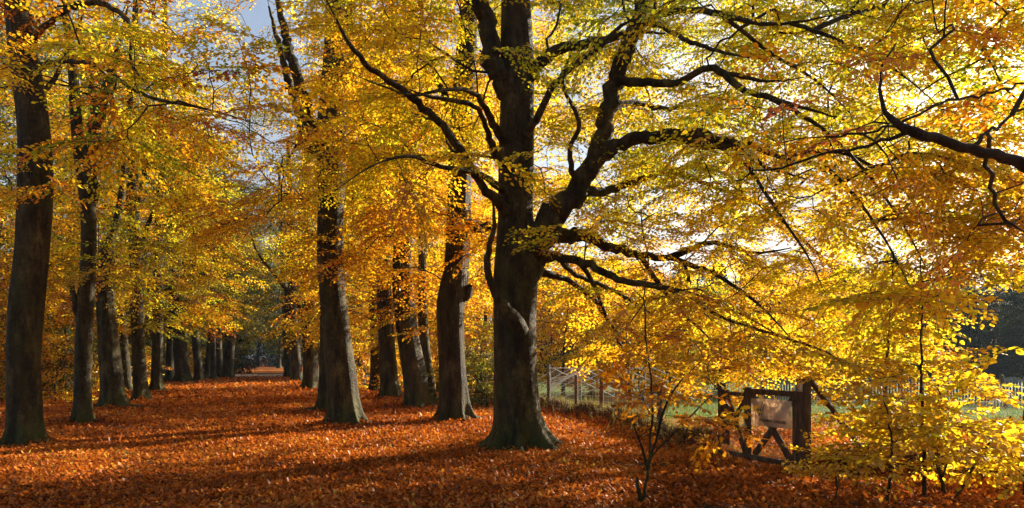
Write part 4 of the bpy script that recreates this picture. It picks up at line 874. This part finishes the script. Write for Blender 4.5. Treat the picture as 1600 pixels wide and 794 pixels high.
mb = MB(); stroke(mb, [(.18, .66), (.20, .52), (.22, .42)], .02, .012); stroke(mb, [(.34, .78), (.31, .60), (.275, .42)], .016, .010); stroke(mb, [(.335, .74), (.345, .79)], .02, .018)
q_ = mb.build('logo_accent', M_INKG, board); q_.data.transform(__import__('mathutils').Matrix.Translation(-Vector(o)))
fc = bpy.data.curves.new('lettering', 'FONT'); fc.body = 'WAGENINGS LANDGOED'; fc.size = .075; fc.extrude = .0012; fc.align_x = 'LEFT'; fc.space_character = 1.0; fc.offset = .0022
fo = bpy.data.objects.new('lettering', fc); COL.objects.link(fo); fc.materials.append(M_INK)
from mathutils import Matrix
Mx = Matrix(((e[0], 0, nrm[0], 0), (e[1], 0, nrm[1], 0), (e[2], 1, nrm[2], 0), (0, 0, 0, 1)))
bpy.context.view_layer.update(); wtx = fo.dimensions.x or .8
sx = wS * .68 / wtx; _me = bpy.data.meshes.new_from_object(fo); bpy.data.objects.remove(fo); _me.materials.clear(); fo = link('lettering', _me, M_INK)
fo.parent = board
fo.matrix_local = Matrix.Translation(Vector(sp(.21, .17, .0525)) - Vector(o)) @ Mx @ Matrix.Diagonal((sx, min(sx * 1.15, 1.3), 1, 1))

def post(px, py, top_py, wpx, label, name='gate_post', mat=None, square=True, lean=0.0, group=None, extra=None, d=None, cat='post'):
    b = G(px, py) if d is None else np.array([*at(px, d), 0.]); b[2] = float(gz(b[0], b[1])); dd = b[1]
    ztop = H - (top_py - HOR) / F * dd; w_ = wpx / F * dd; m = MB()
    tp = b + np.array([lean, 0, ztop - b[2]])
    if square: m.bar(b - [0, 0, .1], tp, w_, w_ * .95, up=nrm, jit=.003)
    else:
        n = 9; pts = [b - [0, 0, .1] + (tp - b + [0, 0, .1]) * k / n for k in range(n + 1)]; pts = pts + [tp + [0, 0, .004]]
        rr = [w_ / 2 * (1 + .05 * math.sin(k * 2.3 + px)) for k in range(n + 1)] + [.002]; tube(m, pts, rr, 10, .05, px)
    ob = m.build(name, mat or M_TIMBER, None, b)
    tag(ob, label, cat, group); return ob, b, tp, w_
pr, b_, tp_, w_ = post(1256, 744, 592, 17, 'squared dark post at the right of the gate with a small pale notice')
mb = MB(); cpt = tp_ + nrm * (w_ / 2 + .008) + e * w_ * .12 - np.array([0, 0, .12]); mb.box(cpt, (w_ * .55, .13, .01), ax=[e, [0, 0, 1], nrm])
q_ = mb.build('notice', M_PAPER, pr, b_)
post(1128, 718, 598, 10, 'squared dark post at the left of the gate', square=True)
# slanting strut behind the gate post
a = gr - nrm * .1 + np.array([0.05, .1, 1.40]); b = G(1345, 705) + np.array([0, 0, .08]); 
mb = MB(); mb.bar(a, b, .075, .06, jit=.004); tag(mb.build('strut', M_TIMBER, None, b), 'slanting brown timber strut running down from the right gate post', 'strut')

# ------------------------------------------------------------------ fence: posts and netting
GP = 'round fence posts along the wood edge'
pd = []
for px, py, top, wd, lab in [(857, 641, 583, 5, 'thin round fence post nearest the great beech'), (900, 651, 586, 5.5, 'second round fence post right of the great beech'), (940, 658, 588, 6.5, 'third round fence post right of the great beech'),
                             (985, 669, 588, 6.5, 'fourth round fence post, left of the oak sapling stems'), (1031, 690, 606, 10, 'thick short fence post behind the oak sapling')]:
    pd.append(post(px, py, top, wd, lab, 'fence_post', M_POST, False, group=GP, cat='post')[1:3])
# woven hurdle and tangle wire between posts
def fence_wires(name, pts, hs, label, r=.004, vert=.16, mat=M_WIRE):
    root = empty(name, pts[0], label, 'fence'); o2 = np.array(root.location); m = MB(); m2 = MB()
    for h in hs:
        for a, b in zip(pts[:-1], pts[1:]):
            a3 = np.array([a[0], a[1], float(gz(a[0], a[1])) + h]); b3 = np.array([b[0], b[1], float(gz(b[0], b[1])) + h]); mid = (a3 + b3) / 2 - [0, 0, .015]
            tube(m, [a3, mid, b3], [r] * 3, 4)
    for a, b in zip(pts[:-1], pts[1:]):
        L_ = math.hypot(*(b - a)[:2]); k = int(L_ / vert)
        for i in range(1, k):
            q = a + (b - a) * i / k; z = float(gz(q[0], q[1])); tube(m2, [[q[0], q[1], z + hs[0]], [q[0], q[1], z + hs[-1]]], [r * .7] * 2, 3)
    m.build('line_wire', mat, root, o2); m2.build('stay_wire', mat, root, o2); return root
fence_wires('wire_fence', [np.array([*p[0][:2], 0]) for p in pd] + [gl], [.15, .3, .45, .6, .75, .9, 1.05], 'thin wire netting strung between the round posts and the gate')

# rope net tent behind the fence: ropes falling both ways from a ridge
nx, ny = at(952, 23.5); nb = np.array([nx, ny, float(gz(nx, ny))])
root = empty('rope_net', nb, 'pale rope lattice falling both ways from a ridge behind the round fence posts', 'net')
mb = MB(); mp = MB()
zr = 1.40
for k in range(9):
    x0 = -.2 - .42 * k * 0 ; off = .32 * k
    tube(mb, [nb + [-.1 - off * .55, .05 * k, zr + 0 * k], nb + [-2.1 - off * .0, .05 * k - .3, zr - .75 - .0 * k - off * .30 + .35]], [.0105, .0105], 5) if k < 7 else None
for k in range(8):
    tube(mb, [nb + [-1.9 + k * .48, .1, zr + .02 * math.sin(k)], nb + [-1.9 + k * .48 + 2.2, -.6, zr - 1.02]], [.0105] * 2, 4)
for k in range(7):
    tube(mb, [nb + [.9 - k * .42, .14, zr + .02 * math.cos(k)], nb + [.9 - k * .42 - 2.1, -.55, zr - 1.0]], [.0105] * 2, 4)
tube(mb, [nb + [-2.0, .1, zr], nb + [1.6, .1, zr]], [.012] * 2, 5)
mb.build('rope', M_NET, root, nb)
for k, dx in enumerate((-2.0, -.95, .15, 1.2)):
    m = MB(); tube(m, [nb + [dx, .2, -.05], nb + [dx + .02, .2, 1.0], nb + [dx, .2, zr + .12]], [.035, .034, .032], 8); m.build('pole', M_PALE, root, nb)
# woven hurdle
hx, hy = at(975, 21.6); hb = np.array([hx, hy, float(gz(hx, hy))]); root = empty('woven_hurdle', hb, 'low woven hazel hurdle under the rope net', 'hurdle'); mw = MB(); ms = MB()
for k in range(12): tube(ms, [hb + [-.85 + k * .16, 0, -.05], hb + [-.85 + k * .16, 0, .55]], [.014] * 2, 5)
for r_ in range(13):
    tube(mw, [hb + [-.9 + i * .08, .022 * (1 if (i // 1 + r_) % 2 else -1), .04 + r_ * .04] for i in range(24)], [.016] * 24, 5)
mw.build('weave', M_WOVEN, root, hb); ms.build('stake', M_WOVEN, root, hb)

# far side of the meadow: paling fence, chain-link strip, leaning posts, boards
root = empty('paling_fence', (*at(1450, 26.0), 0), 'blue-grey paling fence across the far side of the meadow', 'fence'); o2 = np.array(root.location)
g = np.random.default_rng(8); xa = at(1190, 27)[0]; xb = at(1660, 25)[0]; n = 100
for k in range(n):
    tt = k / (n - 1); x = xa + (xb - xa) * tt; y = 27 - 2 * tt; z = float(gz(x, y)); hgt = .98 + g.uniform(-.07, .07); m = MB()
    m.bar([x, y, z - .02], [x + g.normal(0, .012), y, z + hgt], .062 + g.uniform(-.012, .012), .02, up=(0, 1, 0)); m.build('pale', M_PALE, root, o2)
mb = MB()
for h in (.3, .82): tube(mb, [[xa, 27.03, h], [xb, 25.03, h]], [.012] * 2, 5)
mb.build('rail_wire', M_POST, root, o2)
GW = 'leaning stakes before the paling fence'
post(1536, 642, 597, 5, 'upright brown stake before the paling fence, carrying a pink board', 'stake', M_POST, False, group=GW, d=24.0, cat='stake')
post(1572, 634, 586, 5, 'taller brown stake leaning left before the paling fence', 'stake', M_POST, False, lean=-.16, group=GW, d=24.2, cat='stake')
post(1452, 638, 603, 5, 'brown stake behind the tallest sapling, before the paling fence', 'stake', M_POST, False, lean=.03, group=GW, d=24.4, cat='stake')
for px, py, d, wd, hh, lab in [(1533, 632, 23.8, .19, .23, 'small pink board fixed on the upright stake'), (1513, 649, 22.0, .30, .16, 'pale board low in the meadow, left of the upright stake')]:
    c = P(px, py, d); mb = MB(); mb.box(c, (wd, .02, hh)); tag(mb.build('board', M_PINK, None, c), lab, 'board')
# chain-link strip
root = empty('chain_link_fence', (*at(1450, 20.5), 0), 'low chain-link strip with glinting diagonal wires before the paling fence', 'fence'); o2 = np.array(root.location); mb = MB()
xa = at(1270, 21)[0]; xb = at(1680, 20)[0]; n = int((xb - xa) / .085)
for k in range(n):
    x = xa + k * .085; y = 21 - (x - xa) / (xb - xa)
    for sg in (1, -1): tube(mb, [[x, y, .06], [x + sg * .32, y - .02 * sg, .44]], [.0045] * 2, 3)
mb.build('wire_mesh', M_WIRE, root, o2)
mb = MB(); tube(mb, [[xa, 21, .44], [xb, 20, .44]], [.006] * 2, 4); mb.build('line_wire', M_WIRE, root, o2)

# ------------------------------------------------------------------ dead brush and dry grass on the bank, meadow grass, fallen leaves
g = np.random.default_rng(12)
def blades(name, mat, n, posf, hgt, wd, huef, lean=.35):
    P0 = posf(n); n = len(P0); z = gz(P0[:, 0], P0[:, 1]); a = g.uniform(0, 2 * math.pi, n); h = hgt * g.uniform(.4, 1.2, n)
    dx = np.cos(a) * wd; dy = np.sin(a) * wd; lx = g.normal(0, lean, n) * h; ly = g.normal(0, lean, n) * h
    B = np.stack([P0[:, 0], P0[:, 1], z - .01], -1); T_ = B + np.stack([lx, ly, h], -1); Mi = B + np.stack([lx * .35, ly * .35, h * .55], -1)
    W_ = np.stack([dx, dy, 0 * dx], -1)
    V = np.stack([B - W_, B + W_, Mi + W_ * .8, Mi - W_ * .8, T_ + W_ * .15, T_ - W_ * .15], 1).reshape(-1, 3); i = np.arange(n)[:, None] * 6
    Q = np.stack([i + np.array([[0, 1, 2, 3]]), i + np.array([[3, 2, 4, 5]])], 1).reshape(-1, 4); hu = np.repeat(huef(n), 2)
    return tag(link(name, new_mesh(name, V, Q, np.clip(hu, 0, 1)), mat), kind='stuff')
def along_fence(n, sd, off=0.0, x0=0.3, x1=9.5):
    pl = np.array(FENCE); seg = np.linalg.norm(np.diff(pl, axis=0), axis=1); cum = np.r_[0, np.cumsum(seg)]; s = g.uniform(0, cum[-1], n)
    x = np.interp(s, cum, pl[:, 0]) + g.normal(0, sd, n); y = np.interp(s, cum, pl[:, 1]) + g.normal(off, sd, n); k = (x > x0) & (x < x1)
    gd = np.abs(x * 0 + seg_dist(x, y, [gl[:2], gr[:2]])) > .35
    return np.stack([x, y], -1)[k & gd]
M_BRUSH = leaf_mat('dead_brush', [(0, (.02, .010, .006)), (.5, (.07, .03, .014)), (1, (.2, .09, .03))], .15, .02)
blades('bank_brush', M_BRUSH, 20000, lambda n: along_fence(n, .15, -.14), .16, .008, lambda n: g.uniform(0, 1, n), .9)
blades('dry_grass', M_GRASS, 5000, lambda n: along_fence(n, .28, .5), .30, .005, lambda n: g.uniform(.8, 1, n), .22)
def meadow(n):
    d = 15 + 14 * g.random(n); x = (g.uniform(860, 1680, n) - 800) / F * d; k = (field_side(x, d) > .6) & (g.random(n) < np.clip((d - 14) / 6, .06, 1)); return np.stack([x, d], -1)[k]
blades('meadow_grass', M_GRASS, 34000, meadow, .11, .008, lambda n: g.uniform(.3, .95, n), .5)

def litter():
    n = 420000; trunks = [o for o in bpy.data.objects if o.type == 'EMPTY' and o.name.startswith('beech_tree')]; d = np.concatenate([7 + 9 * g.random(int(n * .55)) ** .9, 16 * (70 / 16) ** g.random(n - int(n * .55))]); px = g.uniform(-160, 1760, n); x = (px - 800) / F * d; y = d + g.normal(0, .2, n)
    k = (field_side(x, y) < 6) | (g.random(n) < .35); k &= ~((field_side(x, y) > 1) & (y > 20) & (g.random(n) < .9)); k &= g.random(n) > .8 * bare(x, y); x, y, d = x[k], y[k], d[k]; n = len(x)
    bx, by, bz = [], [], []
    for o in trunks:
        if o.location.y > 32: continue
        m = 1500; a = g.uniform(0, 2 * math.pi, m); rr = .40 + .85 * g.random(m); bx.append(o.location.x + rr * np.cos(a)); by.append(o.location.y + rr * np.sin(a)); bz.append(.17 * np.exp(-((rr - .40) / .35)) * (.5 + .5 * np.sin(a * 3 + o.location.x)))
    bx, by, bz = map(np.concatenate, (bx, by, bz)); ex = np.concatenate([np.zeros(n), bz]); x = np.r_[x, bx]; y = np.r_[y, by]; d = np.r_[d, by]; n = len(x)
    z = gz(x, y) + ex * g.random(n); sz = np.clip(.053 * np.maximum(d / 14, 1) ** .8, .045, .28) * g.uniform(.6, 1.25, n); a = g.uniform(0, 2 * math.pi, n)
    til = g.normal(0, .5, (n, 2)); f = np.stack([np.cos(a), np.sin(a), til[:, 0]], -1); sd = np.stack([-np.sin(a), np.cos(a), til[:, 1]], -1); up = np.array([0, 0, 1.])
    c = np.stack([x, y, z + .012 + np.abs(til).sum(1) * sz * .35 + g.uniform(0, .015, n)], -1); L_ = sz[:, None]
    V = np.stack([c - f * L_ * .5, c - f * L_ * .1 + sd * L_ * .33 + up * L_ * .10, c + f * L_ * .28 + sd * L_ * .24 + up * L_ * .08, c + f * L_ * .5 - up * L_ * .04, c + f * L_ * .28 - sd * L_ * .24 + up * L_ * .08, c - f * L_ * .1 - sd * L_ * .33 + up * L_ * .10], 1).reshape(-1, 3)
    i = np.arange(n)[:, None] * 6; Q = np.stack([i + np.array([[0, 3, 2, 1]]), i + np.array([[0, 5, 4, 3]])], 1).reshape(-1, 4)
    h = .50 + .13 * sn(x, y, .7, 4) + .10 * sn(x, y, 2.3, 7) - .16 * np.clip(sn(x, y, .33, 9), 0, 1) + g.normal(0, .2, n) + .1 * np.clip(field_side(x, y), 0, 1)
    tag(link('fallen_leaves', new_mesh('fallen_leaves', V, Q, np.clip(np.repeat(h, 2), 0, 1)), M_FALLEN), kind='stuff')
litter()
def sticks():
    m = MB(); n = 420; d = 7.5 + 22 * g.random(n) ** 1.3; px = g.uniform(-60, 1500, n)
    for k in range(n):
        x = (px[k] - 800) / F * d[k]; y = d[k]
        if field_side(x, y) > -.2: continue
        a = g.uniform(0, 6.28); l = g.uniform(.12, .55); q = [[x + math.cos(a + b) * l * t_, y + math.sin(a + b) * l * t_, float(gz(x, y)) + .035 + .02 * math.sin(t_ * 4)] for t_, b in ((0, 0), (.4, .1), (.7, -.1), (1, .2))]
        tube(m, q, [.007, .006, .005, .003], 5)
    tag(m.build('twig_litter', M_BARK_D), kind='stuff')
sticks()
print('LEAVES', NL, 'OBJ', len(bpy.data.objects))

# carved letters weathered into the smooth bark of the first trunk on the left
def carve():
    tr = bpy.data.objects['beech_tree.001'] if 'beech_tree.001' in bpy.data.objects else None
    tgt = None
    for o in bpy.data.objects:
        if o.type == 'EMPTY' and o.get('label', '').startswith('thick smooth grey beech'): tgt = o
    trunk = [c for c in tgt.children if c.name.startswith('trunk')][0]
    me = trunk.data; n = len(me.vertices); co = np.zeros(n * 3, np.float32); me.vertices.foreach_get('co', co); co = co.reshape(-1, 44, 3) + np.array(tgt.location)
    def surf(az, z):
        ring = int(np.argmin(np.abs(co[:, 0, 2] - z))); rg_ = co[ring]; c = rg_.mean(0); a = np.arctan2(rg_[:, 1] - c[1], rg_[:, 0] - c[0]); rr = np.hypot(rg_[:, 0] - c[0], rg_[:, 1] - c[1])
        o_ = np.argsort(a); r_ = np.interp(az, a[o_], rr[o_], period=2 * math.pi); return np.array([c[0] + (r_ + .002) * math.cos(az), c[1] + (r_ + .002) * math.sin(az), z])
    base_az = -.55
    GL = {'D': [[(0, 0), (0, 1), (.6, .8), (.7, .4), (.5, .1), (0, 0)]], 'Y': [[(0, 1), (.35, .5), (.7, 1)], [(.35, .5), (.35, 0)]], 'K': [[(0, 0), (0, 1)], [(.65, 1), (.05, .5), (.7, 0)]], 'O': [[(.35, 1), (0, .5), (.35, 0), (.7, .5), (.35, 1)]], 'S': [[(.7, .9), (.3, 1), (.1, .7), (.6, .4), (.4, 0), (0, .15)]], 'V': [[(0, 1), (.35, 0), (.7, 1)]]}
    m = MB()
    for ch, u, z, h in (('D', -.30, 1.50, .11), ('Y', -.17, 1.47, .12), ('K', -.03, 1.49, .12), ('S', -.08, 1.28, .12), ('O', .02, 1.14, .11), ('V', -.12, 1.02, .12), ('K', .06, .93, .10), ('O', .0, .74, .08), ('D', .1, .73, .08)):
        for stq in GL[ch]:
            pts = []
            for a, b in zip(stq[:-1], stq[1:]):
                for t_ in np.linspace(0, 1, 5)[:-1]: pts.append((a[0] + (b[0] - a[0]) * t_, a[1] + (b[1] - a[1]) * t_))
            pts.append(stq[-1]); tube(m, [surf(base_az + u + p[0] * h * 1.15 / .40 * .8, z + p[1] * h) for p in pts], [.009] * len(pts), 5)
    cv = m.build('carving', M_SCAR, trunk, tgt.location)
M_SCAR = simple_mat('scarred_bark', [(.3, (.008, .006, .004)), (.7, (.03, .022, .014))], 20)
carve()

# ------------------------------------------------------------------ thin autumn air
def haze():
    me = bpy.data.meshes.new('haze'); x0, x1, y0, y1, z0, z1 = -260, 260, -30, 300, -1.5, 60
    V = [(x, y, z) for x in (x0, x1) for y in (y0, y1) for z in (z0, z1)]
    me.from_pydata(V, [], [[0, 1, 3, 2], [4, 6, 7, 5], [0, 4, 5, 1], [2, 3, 7, 6], [0, 2, 6, 4], [1, 5, 7, 3]])
    m = bpy.data.materials.new('haze'); m.use_nodes = True; N = m.node_tree.nodes; N.clear(); out = N.new('ShaderNodeOutputMaterial'); v = N.new('ShaderNodeVolumePrincipled')
    v.inputs['Color'].default_value = (.62, .78, 1, 1); v.inputs['Density'].default_value = .00028; v.inputs['Anisotropy'].default_value = .1
    m.node_tree.links.new(v.outputs[0], out.inputs['Volume']); tag(link('haze', me, m), kind='stuff')
haze()
sc.cycles.volume_bounces = 0
